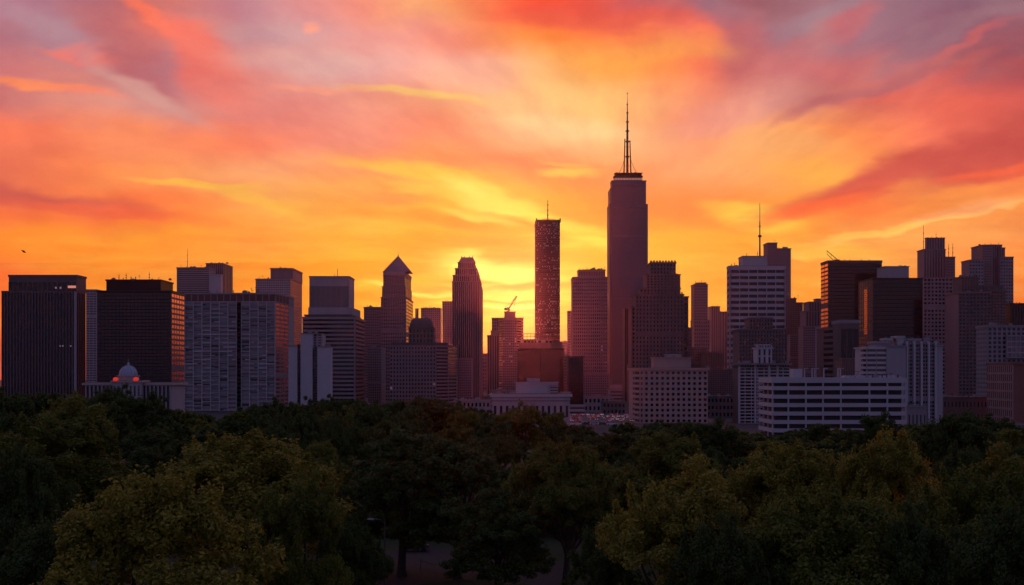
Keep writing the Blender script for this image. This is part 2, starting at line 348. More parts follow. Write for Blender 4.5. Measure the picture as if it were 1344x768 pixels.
    def done(s):
        for k, (b, m) in s.walls.items():
            if b.v: b.build('wall', m, s.root)
        if s.roof.v: s.roof.build('roof', ROOFM(), s.root)
        px = F / s.Y
        rest = {}; cnt = 0; big = []
        for p in s.panes:
            fr, u0, u1, za, zb, gm, lt = p
            vis = (u1-u0) * px * abs(fr[1][0] + .12); big.append((min(vis, 30) * (zb-za) * px, zb > 2 and max(0, zb), p))
        ind = [q for q in big if q[0] >= 4.5]
        ind.sort(key=lambda q: -q[1]); chosen = set(id(q[2]) for q in ind[:100])
        for _, _, p in big:
            fr, u0, u1, za, zb, gm, lt = p
            if u1 - u0 < .05 or zb - za < .05: continue
            if id(p) in chosen:
                o = bpy.data.objects.new('window', pane_mesh(u1-u0, zb-za, gm, 0)); C.objects.link(o); o.parent = s.root
                A, u, n = fr; c = A + u * ((u0+u1)/2)
                o.location = (c.x - s.root.location.x, c.y - s.root.location.y, za); o.rotation_euler = (0, 0, math.atan2(u.y, u.x))
            else:
                rest.setdefault(gm.name, (MB(), gm))[0].fbox(fr, u0, u1, za, zb, 0, .09)
        for k, (b, m) in rest.items():
            o = b.build('window_glazing', m, s.root); o['kind'] = 'stuff'
        return s.root

def G(nx, nz, wx=.6, wz=.55, **k): return dict(nx=nx, nz=nz, wx=wx, wz=wz, **k)
def Rw(nz, wz=.5, **k): return dict(nx=1, nz=nz, wx=.96, wz=wz, mode='row', **k)
def Cl(nx, wx=.6, **k): return dict(nx=nx, nz=1, wx=wx, wz=1, mode='col', **k)

# ------------------------------------------------------------------ ground and streets
def sheet(name, pts, z, m):
    b = MB(); b.v = [(x, y, z) for x, y in pts]; b.f = [tuple(range(len(pts)))]
    return structure(b.build(name, m))
sheet('ground', [(-2400, -140), (2400, -140), (2400, 4700), (-2400, 4700)], 0.0, mat('city ground', (0.05, 0.047, 0.05), .95, var=.25, scale=.01))
sheet('park_lawn', [(-300, -60), (300, -60), (300, 455), (-300, 455)], 0.05, mat('grass', (0.035, 0.05, 0.015), 1.0, var=.3, scale=.3))
sheet('avenue', [(-420, 600), (420, 600), (420, 640), (-420, 640)], 0.03, mat('asphalt', (0.055, 0.053, 0.055), .85, var=.15, scale=.2))
sheet('car_park', [(22, 645), (112, 645), (112, 800), (22, 800)], 0.035, mat('worn asphalt', (0.085, 0.08, 0.085), .8, var=.2, scale=.1))

# ------------------------------------------------------------------ the skyline, west to east
def B(name, label, x, Y, cat='tower', group=None): return Bld(name, label, x, Y, cat, group)

# slim pale slab between the two dark towers
b = B('slab_tower', 'slim pale slab squeezed between the two dark towers', 120, 1250)
b.block(113, 127, 380, st=G(3, 44, .8, .45, sp=.15), m=PALE(), deep=18); b.done()

# finned dark tower at the very edge
b = B('office_tower', 'dark tower of tall vertical fins with a lit slot under its roof', 57, 950)
b.block(2.5, 99.5, 382, side=12, st=[Cl(24, .66, pp=.9, gm=GLD()), Cl(5, .7, pp=.6, gm=GLD())], m=DGREY(), cap=1.2, over=.1)
b.block(11.5, 101, 361, ybot=383, side=12, st=[G(14, 1, .8, 1, mode='cell', top=4, bot=.4, pp=.5, gm=GLD()), None], m=DGREY(), Y=951.5, cap=1.5, over=.2)
mb = MB(); mb.box(PX(98.6, 950)-.5, PX(99.6, 950)+.6, 949.0, 950.2, 0, PZ(383, 950)); b.part(mb, 'corner_pier', PALE())
mb = MB(); mb.box(PX(88.5, 949), PX(98.5, 949), 949.9, 950.9, PZ(378, 950), PZ(375, 950)); b.part(mb, 'lit_window', mat('warm lit crown opening', (.6, .3, .25), .5, emis=(1.0, .32, .22, .6)))
for x_ in (72.5, 78.5):
    mb = MB(); mb.box(PX(x_, 949)-.45, PX(x_, 949)+.45, 949.9, 950.9, PZ(379, 950), PZ(376.5, 950)); b.part(mb, 'lit_window', LIT())
for x_ in (79, 82.5, 93):
    mb = MB(); mb.box(PX(x_, 949)-.5, PX(x_, 949)+.5, 948.5, 949.1, PZ(454.8, 949), PZ(453.6, 949)); b.part(mb, 'lit_window', LIT())
b.done()

# black glass tower with a red-lit flank
b = B('glass_tower', 'black glass tower with a red-lit windowed flank behind the domed hall', 185, 950)
b.block(127.4, 225, 381.5, side=17, st=[G(20, 34, .93, .86, mode='mull', pp=.08, sp=.1, gm=GLD()), G(5, 22, .66, .6, pp=.04, sp=.05, gm=GLR(), wm=ROSE())], m=BLACK(), cap=1.6, over=.15)  # flank's rose wall and red glass paint in the sunset glow
b.block(139.5, 211, 367, ybot=382, side=16, st=None, m=BLACK(), Y=953, cap=1.0)
for x_, h in ((154, 359), (163.5, 358), (170, 362), (176, 362), (194, 356)): b.mast(x_, 367.5, h, .22)
b.units(140, 225, 367, 7, seed=2); b.done()

# gridded tower with a blank light patch
b = B('office_tower', 'grey office tower with a blank pale end wall, rising behind the balcony block', 260, 1450)
b.block(232, 275, 351, side=0, st=G(1, 60, 1, .5, mode='row', pp=.1), m=GREY(), deep=30)
b.block(270.5, 293, 345.5, side=12, st=[Cl(9, .5, pp=.5), Cl(6, .5, pp=.5)], m=ROSE(), Y=1490)
b.block(274.5, 290, 360, side=0, m=WHITE(), Y=1440, deep=9)
b.mast(245, 351, 326, .3); b.units(233, 272, 351, 6, seed=3); b.units(272, 300, 345.5, 5, Y=1490, hmax=1.5); b.done()

# gridded bright-framed tower
b = B('office_tower', 'tower of fine bright window lines under a plain red-brown top box', 366, 1350)
b.block(335.5, 381, 366, side=15, st=[G(16, 52, .62, .5, pp=.1, sp=.35, wm=PALE(), gm=GLH()), G(10, 52, .6, .5, gm=GLR(), wm=ROSE())], m=ROSE())
b.block(355, 384, 352, ybot=367, side=13, m=ROSE(), Y=1360); b.units(338, 353, 366, 4); b.units(360, 380, 352, 2, Y=1360, hmax=1.4); b.done()

# balcony block
b = B('apartment_block', 'broad slab block of white framed balconies and a dark recess', 308, 850, 'apartment block')
stb = G(6, 26, .9, .62, pp=1.6, sp=.5, mode='cell', gm=mat('flat interior behind glass', (.03,.03,.04), .3, .5, rnd=.34), lit=0, jit=.6, sm=GREY(), wm=WHITE())
stc = G(4, 26, .9, .62, pp=1.6, sp=.5, mode='cell', gm=mat('flat interior behind glass', (.03,.03,.04), .3, .5, rnd=.34), lit=0, jit=.6, sm=GREY(), wm=WHITE())
c1 = [(243, 850), (311, 850), (311, 856), (317, 856), (317, 850), (361.5, 850), (379, 888)]
b.block(chain=c1, ytop=395.5, st=[stb, None, G(1, 26, .7, .5, gm=GLD(), wm=DGREY()), None, stc, G(3, 26, .8, .6, pp=.08, sp=.1, gm=GLR(), wm=ROSE())], m=PALE(), cap=.6, over=.1, capm=WHITE(), deep=20)  # end flank coloured rose and red to imitate sunset light
b.block(chain=[(243, 851), (361.5, 851), (379, 888)], z0=PZ(396, 850)-.3, z1=PZ(384.5, 850), st=[G(14, 1, .86, .86, gm=mat('rust louvre', (.16, .07, .06), .8)), G(4, 1, .86, .86, gm=mat('rust louvre', (.16, .07, .06), .8))], m=GREY(), deep=20, cap=.7, capm=PALE())
# projecting balcony fronts, each flat's a parapet of its own
R = random.Random(5); nb = 0; stuffb = MB()
for (xa, xb, nc) in ((243, 311, 6), (317, 361.5, 4)):
    X0, X1 = PX(xa, 850), PX(xb, 850); cw = (X1 - X0) / nc; fh = (PZ(395.5, 850) - .6) / 26
    for k in range(26):
        for i in range(nc):
            if R.random() < .34: continue
            ww = R.choice((1.0, 1.0, .55, .5)); xs = X0 + i*cw + (.1 if R.random() < .5 else (1-ww)*cw*.9 + .1)
            mb = MB() if nb < 100 and k > 6 else stuffb
            mb.box(xs, xs + (cw - .5)*ww, 848.7, 849.3, k*fh + .3, k*fh + 1.25)
            if mb is not stuffb:
                b.part(mb, 'balcony', WHITE() if R.random() < .35 else (PALE() if R.random() < .6 else GREY())); nb += 1
o = b.part(stuffb, 'balcony_railing', PALE()); o['kind'] = 'stuff'
b.units(318, 340, 384.5, 8, seed=4, hmax=3.6); b.units(245, 310, 384.5, 6, hmax=1.6); b.done()

# domed hall
b = B('domed_hall', 'low pale domed hall with a colonnade and two red lamps', 168, 530, 'hall')
b.block(112, 225, 502.5, st=None, m=PALE(), z0=0, cap=1.0, over=.9, capm=TAN(), deep=22)
Yh = 530
for i in range(22):
    if 8 <= i <= 12: continue
    x_ = 113.5 + i * 110.5 / 21; mb = MB(); mb.cone(PX(x_, Yh), Yh - .75, 0, PZ(505.2, Yh), .36, .3, 12)
    mb.box(PX(x_, Yh)-.5, PX(x_, Yh)+.5, Yh-1.2, Yh-.3, PZ(505.6, Yh), PZ(504.9, Yh)); b.part(mb, 'column', PALE())
for i in range(21):
    if 8 <= i <= 12: continue
    x_ = 113.5 + (i+.5) * 110.5 / 21; mb = MB(); mb.box(PX(x_, Yh)-.62, PX(x_, Yh)+.62, Yh-.1, Yh+.02, 7, PZ(507, Yh)); b.part(mb, 'window', GL())
b.block(148, 185, 499.5, st=G(7, 3, .5, .6), m=PALE(), Y=526, deep=10, cap=.8, over=.5, capm=TAN())
cx, cyy, z0_ = PX(166.5, 532), 534, PZ(500, 532)
mb = MB(); mb.cone(cx, cyy, z0_ - .5, z0_ + 2.0, 4.6, 4.5, 24); mb.cone(cx, cyy, z0_+1.9, z0_+2.35, 4.9, 4.9, 24); b.part(mb, 'drum', TAN())
dome = MB(); dome.dome(cx, cyy, z0_+2.3, 3.95, 4.4); d = b.part(dome, 'dome', mat('blue grey lead sheet', (.26, .33, .42), .4, spec=.5, metal=.2))
for i in range(14):
    a = 2*math.pi*i/14; mb = MB()
    for j in range(6):
        e0, e1 = j/6*math.pi/2, (j+1)/6*math.pi/2
        mb.tube((cx+4.0*math.cos(a)*math.cos(e0), cyy+4.0*math.sin(a)*math.cos(e0), z0_+2.3+4.45*math.sin(e0)), (cx+4.0*math.cos(a)*math.cos(e1), cyy+4.0*math.sin(a)*math.cos(e1), z0_+2.3+4.45*math.sin(e1)), .1, n=4)
    r = mb.build('rib', PALE(), d, loc=b.root.location)
mb = MB(); mb.cone(cx, cyy, z0_+6.6, z0_+7.5, .6, .5, 10); mb.cone(cx, cyy, z0_+7.5, z0_+8.0, .7, .05, 10); mb.tube((cx, cyy, z0_+7.9), (cx, cyy, z0_+9.3), .07); b.part(mb, 'lantern', WHITE())
for x_ in (152, 178.6):
    mb = MB(); X = PX(x_, 526); mb.box(X-.9, X+.9, 525.1, 526.6, PZ(500, 526), PZ(496.2, 526)); mb.cone(X, 525.8, PZ(496.3, 526), PZ(495.2, 526), 1.0, .3, 10)
    b.part(mb, 'red_lamp', mat('red lamp glow', (.6, .05, .03), .5, emis=(1.0, .045, .02, .5)))
b.done()

# white twin slabs
b = B('slab_block', 'narrow white block of blank vertical slabs with dark window slots', 407, 750, 'block')
b.block(378.5, 390, 454, st=None, m=WHITE(), deep=16, cap=.4, over=.05)
b.block(390, 394.5, 452, st=G(1, 26, .8, .55, gm=GLD()), m=DGREY(), Y=753, deep=12, cap=0)
b.block(394.5, 410, 437.5, st=[None], m=WHITE(), deep=20, cap=.4, over=.05)
b.block(410, 423, 437.5, st=G(2, 32, .6, .5), m=PALE(), Y=756, deep=14, cap=.4, over=.05)
b.block(412, 416.5, 455, st=G(1, 26, .8, .55, gm=GLD()), m=DGREY(), Y=752, deep=12, cap=0)
b.block(416.5, 434.5, 455, side=2, m=WHITE(), cap=.4, over=.05)
b.units(396, 422, 437.5, 4, hmax=1.3); b.units(418, 432, 455, 3, hmax=1.3); b.done()

# banded office
b = B('office_block', 'banded office block carrying a tall fluted box with a pale rim', 437, 980, 'office block')
b.block(397, 466, 416, side=12, st=[Rw(21, .5, sp=.9, gm=GLD()), Rw(21, .5, sp=.5, gm=GLD(), wm=mat('sunset-tinted banding', (.34, .17, .17), .6))], m=GREY(), cap=1.0)  # flank bands painted rosier than the grey front, imitating sunset light
b.block(400, 461, 413, ybot=417, side=12, st=None, m=DGREY(), Y=984)
b.block(404.5, 462, 403, ybot=414, side=11, st=None, m=PALE(), Y=988, cap=0)
b.block(406, 458, 362.5, ybot=403.5, side=7, st=[Cl(30, .5, pp=.3, top=7, mx=1.0, gm=mat('dark metal panel', (.10,.09,.10), .6), wm=GREY()), None], m=PALE(), Y=990, cap=1.0, over=.1)
b.mast(442, 362.5, 351, .22); b.mast(438, 362.5, 358, .12, steps=2); b.done()

# narrow gridded pair
b = B('office_tower', 'narrow pinkish gridded tower close beside the pyramid-roofed tower', 487, 1300)
b.block(477.5, 500, 403, st=G(8, 34, .6, .5, gm=GLD()), m=ROSE(), deep=30, chain=None); b.units(479, 495, 403, 4); b.done()
b = B('apartment_block', 'low grey gridded block at the foot of the narrow pinkish tower', 493, 1050, 'apartment block')
b.block(483, 500, 456, st=G(6, 22, .5, .5), m=GREY(), deep=22, side=6); b.units(484, 499, 456, 3); b.done()

# pyramid-roofed tower
b = B('pyramid_tower', 'tall stepped tower under a steep grey pyramid roof', 521, 1150)
gm_ = dict(gm=GLD())
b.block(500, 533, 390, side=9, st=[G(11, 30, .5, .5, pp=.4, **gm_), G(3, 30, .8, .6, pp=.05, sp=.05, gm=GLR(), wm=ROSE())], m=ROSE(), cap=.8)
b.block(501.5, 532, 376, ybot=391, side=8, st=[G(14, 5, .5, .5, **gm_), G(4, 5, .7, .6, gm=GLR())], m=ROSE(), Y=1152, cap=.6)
b.block(503, 531, 361, ybot=377, side=8, st=[G(13, 6, .5, .5, **gm_), G(4, 6, .7, .6, **gm_)], m=ROSE(), Y=1154, cap=.6)
P, _, zt = b.block(503, 532, 356.5, ybot=362, side=8, st=None, m=PALE(), Y=1154, cap=.7)
x0_, x1_ = PX(502.5, 1154), PX(539.5, 1154); cxp = (x0_+x1_)/2; y0_ = 1153.4; y1_ = y0_ + (x1_-x0_)
mb = MB(); mb.prism([(x0_, y0_), (x1_, y0_), (x1_, y1_), (x0_, y1_)], zt-.2, PZ(334, 1154), [(cxp-.1, y0_+13), (cxp+.1, y0_+13), (cxp+.1, y0_+13.2), (cxp-.1, y0_+13.2)])
b.part(mb, 'pyramid_roof', mat('slate grey standing seam', (.15, .14, .17), .5, spec=.4))
mb = MB(); mb.tube((cxp, y0_+13, PZ(334.5, 1154)), (cxp, y0_+13, PZ(329, 1154)), .25, .08); mb.cone(cxp, y0_+13, PZ(334, 1154), PZ(333, 1154), .5, .5, 8); b.part(mb, 'finial', METAL())
b.done()

# hotel with mansard penthouse
b = B('grand_hotel', 'wide reddish hotel of small windows with a mansard-roofed central penthouse', 550, 980, 'hotel')
b.block(chain=[(511.5, 980), (572, 980), (588, 992), (599, 1015)], ytop=453, st=[G(15, 15, .5, .5, pp=.5, gm=GLD(), lit=.006), Rw(17, .5, sp=.6), Rw(17, .5, sp=.6)], m=ROSE(), deep=20, capm=ROSE())
b.block(chain=[(514, 984), (572, 984), (586, 996)], ytop=449.5, ybot=454, st=None, m=DGREY(), deep=14)
b.block(536.5, 569, 430, ybot=450, side=0, st=[G(7, 3, .45, .7, top=.5, gm=GLD())], m=STONE(), Y=984, deep=18, cap=.6)
xa, xb_ = PX(537.5, 985), PX(568, 985)
prof = [(430, 0), (425, .3), (420.5, 1.3), (417.3, 2.7)]
mb = MB()
for (ya, ia), (yb2, ib) in zip(prof[:-1], prof[1:]):
    mb.prism([(xa+ia, 985+ia), (xb_-ia, 985+ia), (xb_-ia, 1001-ia), (xa+ia, 1001-ia)], PZ(ya, 985), PZ(yb2, 985), [(xa+ib, 985+ib), (xb_-ib, 985+ib), (xb_-ib, 1001-ib), (xa+ib, 1001-ib)])
b.part(mb, 'mansard_roof', STONE())
b.units(540, 566, 417.5, 5, Y=990, hmax=2.0); b.units(515, 535, 449.5, 3, Y=986, hmax=1.5); b.done()
b = B('office_block', 'plain low rose block in front of the crowned tower', 609, 1040, 'office block')
b.block(596, 619, 470, st=G(9, 18, .5, .5), m=ROSE(), deep=25); b.units(598, 617, 470, 4); b.done()

# hazy little towers
b = B('distant_tower', 'hazy flat-topped tower between the pyramid roof and the crowned tower', 565, 1900)
b.block(552.5, 578, 404, st=G(10, 40, .5, .5), m=ROSE(), deep=40); b.units(554, 576, 404, 6, hmax=4); b.done()
b = B('distant_tower', 'thin hazy chimney-like tower beside the pyramid-roofed tower', 547, 2000)
b.block(545, 549, 405, st=Cl(2, .5), m=ROSE(), deep=10); b.done()
b = B('distant_tower', 'hazy slab touching the shaded side of the crowned tower', 588, 1800)
b.block(580.5, 596, 395.5, st=G(5, 50, .5, .5), m=ROSE(), deep=30); b.units(583, 590, 395.5, 2); b.done()

# crowned tower
b = B('crowned_tower', 'tall ribbed tower stepping in to a small horned crown', 612, 1250)
fs = dict(pp=.8, gm=GLD())
b.block(593.5, 629, 369, side=4, st=[Cl(13, .45, **fs), Cl(3, .5, **fs)], m=ROSE(), cap=.6)
b.block(594.5, 628, 361, ybot=370, side=4, st=[Cl(12, .45, **fs), None], m=ROSE(), Y=1252, cap=.6)
b.block(597.5, 625.5, 352, ybot=362, side=3.5, st=[Cl(10, .45, **fs), None], m=ROSE(), Y=1254, cap=.8)
b.block(601, 622, 344, ybot=353, side=3, st=[G(8, 1, .5, .8)], m=ROSE(), Y=1257, cap=.5)
xa, xb_ = PX(602, 1258), PX(624, 1258)
mb = MB(); mb.prism([(xa, 1258), (xb_, 1258), (xb_, 1274), (xa, 1274)], PZ(344.3, 1258), PZ(337.5, 1258), [(xa+2.6, 1261), (xb_-2.6, 1261), (xb_-2.6, 1271), (xa+2.6, 1271)]); b.part(mb, 'crown', ROSE())
for x_ in (605.7, 609.5, 616, 619.8):
    mb = MB(); X = PX(x_, 1260); mb.tube((X, 1262, PZ(338, 1260)), (X + (.6 if x_ > 612 else -.6), 1262, PZ(335, 1260)), .6, .15); b.part(mb, 'crown_spike', ROSE())
b.done()

# block with crane
b = B('distant_tower', 'hazy red flat-topped tower with a raised box under a crane', 665, 1700)
b.block(645.5, 687, 417, st=G(14, 24, .5, .5), m=ROSE(), deep=50)
b.block(662, 676.5, 409, ybot=418, st=None, m=ROSE(), Y=1710, deep=16); b.done()
cr = empty('tower_crane', (PX(667, 1715), 1718, PZ(409, 1715))); tag(cr, 'luffing crane with a raised jib on the hazy red tower', 'crane')
q = lambda x, y: Vector((PX(x, 1715), 1718, PZ(y, 1715)))
def lattice(a, c, w_, r=.18, n=8, mbx=None):
    mbx = mbx or MB(); d = (c - a); s_ = d.cross(Vector((0, 1, 0))).normalized() * w_
    y_ = Vector((0, w_, 0))
    for e in (s_ + y_, s_ - y_, -s_ + y_, -s_ - y_): mbx.tube(a + e, c + e, r, n=4)
    for i in range(n):
        p, q2 = a + d * (i/n), a + d * ((i+1)/n)
        mbx.tube(p + s_ + y_, q2 - s_ + y_, r*.6, n=4); mbx.tube(p - s_ - y_, q2 + s_ - y_, r*.6, n=4)
    return mbx
lattice(q(666.5, 409), q(667, 403), 1.1, .36, 3).build('mast', METAL(), cr)
lattice(q(667, 406), q(678.3, 388.6), .75, .36, 10).build('jib', METAL(), cr)
mb = MB(); mb.tube(q(678, 389), q(674, 405), .22, n=4); mb.tube(q(678, 389), q(663, 403), .16, n=4); mb.build('hoist_cable', METAL(), cr)
mb = MB(); c_ = q(663.5, 405.5); mb.box(c_.x-1.8, c_.x+1.8, c_.y-1.2, c_.y+1.2, c_.z-1.5, c_.z+1.5); mb.tube(c_, q(667, 406), .3); mb.build('counterweight', METAL(), cr)
mb = MB(); c_ = q(668.5, 407); mb.box(c_.x-1, c_.x+1, c_.y-1, c_.y+1, c_.z-1, c_.z+1.2); mb.tube(c_, q(663, 402), .15, n=4); mb.build('cab', METAL(), cr)
b = B('office_tower', 'speckled reddish tower in front of the hazy tower with a crane', 669, 1450)
b.block(chain=[(655, 1462), (660, 1450), (678, 1450), (684, 1465)], ytop=419, st=[Rw(30, .5), G(7, 30, .6, .5, gm=GLH(), lit=.035), Rw(30, .5)], m=ROSE(), deep=30); b.units(660, 680, 419, 5); b.done()
b = B('distant_tower', 'small stepped hazy tower between the crowned tower and the crane tower', 646, 1550)
b.block(639.5, 655, 440, st=Cl(5, .5), m=ROSE(), deep=25, side=0); b.block(644, 654, 434, ybot=441, st=None, m=ROSE(), Y=1555, deep=12); b.done()
b = B('distant_block', 'low hazy block in the gap beside the crowned tower', 638, 1900, 'block')
b.block(628, 650, 464, st=G(8, 10, .5, .5), m=ROSE(), deep=40); b.done()

# tower with red roof sign
b = B('slab_tower', 'slender dark red tower sprinkled with lit windows, spire on its flat roof', 720, 1450)
b.block(703, 735, 290, side=2.2, st=[G(22, 84, .55, .35, pp=.15, sp=.2, gm=GLD(), lit=.16), None], m=mat('dark red granite', (.14, .06, .065), .7, streak=True), cap=1.4, over=.15)
b.block(704.3, 735, 288.6, ybot=291, st=None, m=mat('dark red granite', (.14, .06, .065)), Y=1454, deep=18, cap=.5)
b.mast(719, 288.5, 262, .65, steps=4); b.units(704, 735, 290, 9, seed=11, hmax=1.8)
R = random.Random(3)
for i in range(7):
    mb = MB(); X = PX(712.5 + i*2.6, 1449); z_ = PZ(287.6, 1449) + R.uniform(-.3, .5); mb.box(X-.8, X+.8, 1449.8, 1450.4, z_-.5, z_+.5); mb.box(X-.12, X+.12, 1450, 1450.2, z_-1.6, z_-.4); b.part(mb, 'roof_lamp', mat('red roof lamp', (.6, .06, .03), .5, emis=(1, .07, .03, .9)))
for x_ in (704, 735.3):
    mb = MB(); X = PX(x_, 1450); mb.box(X-.7, X+.7, 1449.2, 1452, PZ(292, 1450), PZ(286.6, 1450)); b.part(mb, 'corner_pinnacle', BROWN())
b.done()

# black block in front of it
b = B('glass_block', 'squat black glass block with open roof frames, behind the low white hall', 710, 850, 'office block')
b.block(679, 739.5, 457.5, st=G(2, 1, .985, .97, pp=.3, gm=GLD()), m=BLACK(), deep=34, cap=.8)
b.block(681, 738, 450, ybot=458, st=None, m=STONE(), Y=853, deep=26, cap=.6)
b.block(687, 725, 445.5, ybot=451, st=G(8, 1, .6, .5), m=BROWN(), Y=856, deep=16, cap=.4)
mb = MB(); X0, X1 = PX(687, 855), PX(725, 855)
for i in range(9):
    X = X0 + (X1-X0)*i/8; mb.box(X-.15, X+.15, 855, 855.3, PZ(446, 855), PZ(438.5, 855))
for z_ in (442.5, 438.5): mb.box(X0, X1, 854.95, 855.4, PZ(z_, 855), PZ(z_, 855)+.4)
b.part(mb, 'roof_frame', METAL()); b.units(681, 737, 450, 6, seed=9); b.done()
b = B('white_hall', 'low white hall with a cornice and rooftop box, before the black block', 697, 575, 'hall')
b.block(646, 748, 517.5, st=G(13, 1, .42, .62, pp=.4, sp=.3, top=2.6, bot=4), m=PALE(), deep=30, cap=1.2, over=.8, capm=WHITE())
mb = MB(); mb.box(PX(645.5, 575), PX(748.5, 575), 574.0, 574.9, PZ(524, 575)-.3, PZ(524, 575)+.25); b.part(mb, 'string_course', WHITE())
b.block(677, 732, 501.5, ybot=518, st=None, m=WHITE(), Y=590, deep=12, cap=.5)
b.block(722, 732.5, 506, ybot=518, st=Rw(3, .4), m=PALE(), Y=588, deep=4, cap=.3)
mb = MB(); c_ = Vector((PX(700, 594), 594, PZ(500.5, 594))); mb.prism([(c_.x+3.2*math.cos(a), c_.y+1.2*math.sin(a)) for a in [i*math.pi/8 for i in range(16)]], c_.z-.4, c_.z+1.4); mb.box(c_.x-3.4, c_.x+3.4, 593, 595, c_.z+1.3, c_.z+1.6); b.part(mb, 'water_tank', PALE())
b.block(738.5, 748, 514.5, ybot=518, st=None, m=TAN(), Y=577, deep=5, cap=.3)
b.units(650, 676, 517.5, 7, hmax=1.2, seed=5); b.units(735, 747, 517.5, 3, hmax=1.2); b.done()

b = B('office_tower', 'thin pinkish strip of tower peeping beside the black glass block', 742, 1350)
b.block(736, 748, 466, st=G(3, 14, .6, .5, gm=GLH()), m=ROSE(), deep=20); b.units(738, 746, 466, 2); b.done()
b = B('distant_tower', 'hazy narrow tower touching the gridded tower next to the tallest one', 749, 1800)
b.block(745.5, 758, 408, st=G(4, 30, .5, .5), m=ROSE(), deep=30); b.block(738, 745.5, 461, st=None, m=ROSE(), Y=1900, deep=20); b.done()
b = B('slab_block', 'plain black slab block beside the low white hall', 755, 780, 'block')
b.block(745.8, 765.8, 467.5, z0=6, st=G(5, 20, .96, .9, mode='mull', pp=.06, sp=.06, gm=GLD()), m=BLACK(), deep=16, cap=.6, over=.05)
b.block(744.5, 768, 531, st=Rw(2, .4), m=PALE(), Y=775, deep=26); b.done()

# gridded tower next to tallest
b = B('office_tower', 'broad rose tower with a set-back top, next to the tallest tower', 775, 1320)
b.block(752, 797, 363.5, side=0, st=G(16, 34, .5, .5, pp=.3, gm=GLD(), lit=.004), m=ROSE(), deep=40, cap=.9)
b.block(759.5, 794.5, 354, ybot=364, st=G(16, 1, .5, .6), m=ROSE(), Y=1324, deep=28, cap=.7, over=.5)
b.block(765.5, 799, 491, st=G(12, 10, .5, .5), m=ROSE(), Y=1220, deep=30)
b.units(760, 794, 354, 10, Y=1322, hmax=3.2, seed=1); b.done()

# the tallest tower
YT = 1380
b = B('supertall_tower', 'tallest tower, plain mauve slab with a lit deck and antenna mast', 825, YT)
pl = mat('mauve metal cladding', (.16, .15, .175), .55, spec=.5, var=.06, scale=.02)
wf = dict(gm=mat('mauve glass', (.10, .085, .10), .3, spec=.5, rnd=0.0))
b.block(803, 848, 237, st=G(64, 1, .6, .97, pp=.10, sp=.06, **wf), m=pl, deep=20, cap=1.2, over=.1)
b.block(800, 803, 268, st=None, m=pl, Y=YT+3, deep=36, cap=.4, over=.0); b.block(801.3, 803, 247.5, ybot=269, st=None, m=pl, Y=YT+3, deep=36, cap=.3, over=0)
b.block(848, 850.4, 268, st=None, m=pl, Y=YT+3, deep=36, cap=.4, over=0)
for y_ in (272, 310, 392):
    mb = MB(); mb.box(PX(803, YT)-.3, PX(848, YT)+.3, YT-.5, YT, PZ(y_, YT)-.5, PZ(y_, YT)+.5); b.part(mb, 'ledge', pl)
b.block(806.5, 843, 230.8, ybot=238, st=G(18, 1, .7, .62, pp=.5, sp=.5, gm=mat('lit deck windows', (.6, .5, .4), .5, emis=(1, .52, .40, .25)), top=1.0, bot=.6), m=BLACK(), Y=YT+2, deep=12, cap=.6, over=.6)
b.block(808, 842, 227, ybot=231, st=None, m=BLACK(), Y=YT+4, deep=10, cap=.5, over=.9)
cx_, cyy = PX(823.4, YT+15), YT+15
mk = lambda y: PZ(y, YT+15)
mast = MB()
segs = [(228, 206, 1.35, 1.3), (206, 186, 1.3, 1.25), (186, 172, 1.25, 1.15), (172, 160, 1.0, .95), (160, 148, .75, .7), (148, 137, .55, .45), (137, 122.5, .36, .1)]
for (ya, yb2, ra, rb) in segs:
    mast.cone(cx_, cyy, mk(ya)-.2, mk(yb2), ra, rb, 10); mast.cone(cx_, cyy, mk(yb2)-.5, mk(yb2)+.5, ra*1.9, ra*1.7, 10)
mast_o = b.part(mast, 'antenna', METAL())
for dxp, yb2 in ((-4.4, 184), (4.6, 186)):
    mb = MB(); X = cx_ + dxp*.86; mb.tube((X, cyy, mk(228)), (X+(-dxp)*.22, cyy, mk(yb2)), .8, .6); mb.cone(X-dxp*.22, cyy, mk(yb2), mk(yb2-2), .9, .3, 8)
    for y_ in (218, 205, 193): mb.tube((X-dxp*.06, cyy, mk(y_)), (cx_, cyy, mk(y_)), .25)
    b.part(mb, 'mast_leg', METAL())
for X_, xx in ((-1, 812.5), (1, 836)):
    mb = MB(); p = Vector((cx_ + X_*2.6, cyy, mk(204))); e = Vector((PX(xx, YT+15), cyy, mk(227))); c_ = (p+e)/2 + Vector((-X_*1.0, 0, -3.2))
    pts = [p.lerp(c_, t).lerp(c_.lerp(e, t), t) for t in [i/8 for i in range(9)]]
    for a_, c2 in zip(pts[:-1], pts[1:]): mb.tube(a_, c2, .2, n=4)
    b.part(mb, 'guy_cable', METAL())
b.units(809, 841, 227, 6, Y=YT+3, hmax=1.6); b.done()
b = B('office_block', 'dark narrow block standing against the foot of the tallest tower', 827, 1150, 'office block')
b.block(820, 834, 404, st=Cl(5, .7, gm=GLD()), m=DGREY(), deep=26); b.block(826, 836, 478, st=Cl(4, .6, gm=GLD()), m=DGREY(), Y=1100, deep=20, cap=.5); b.done()
b = B('podium_block', 'pale framed low podium at the foot of the tallest tower', 810, 1240, 'podium')
b.block(801, 826, 511, st=Rw(3, .4), m=PALE(), deep=30, Y=1180); b.block(802, 819, 505, st=None, m=PALE(), Y=1200, deep=20); b.done()

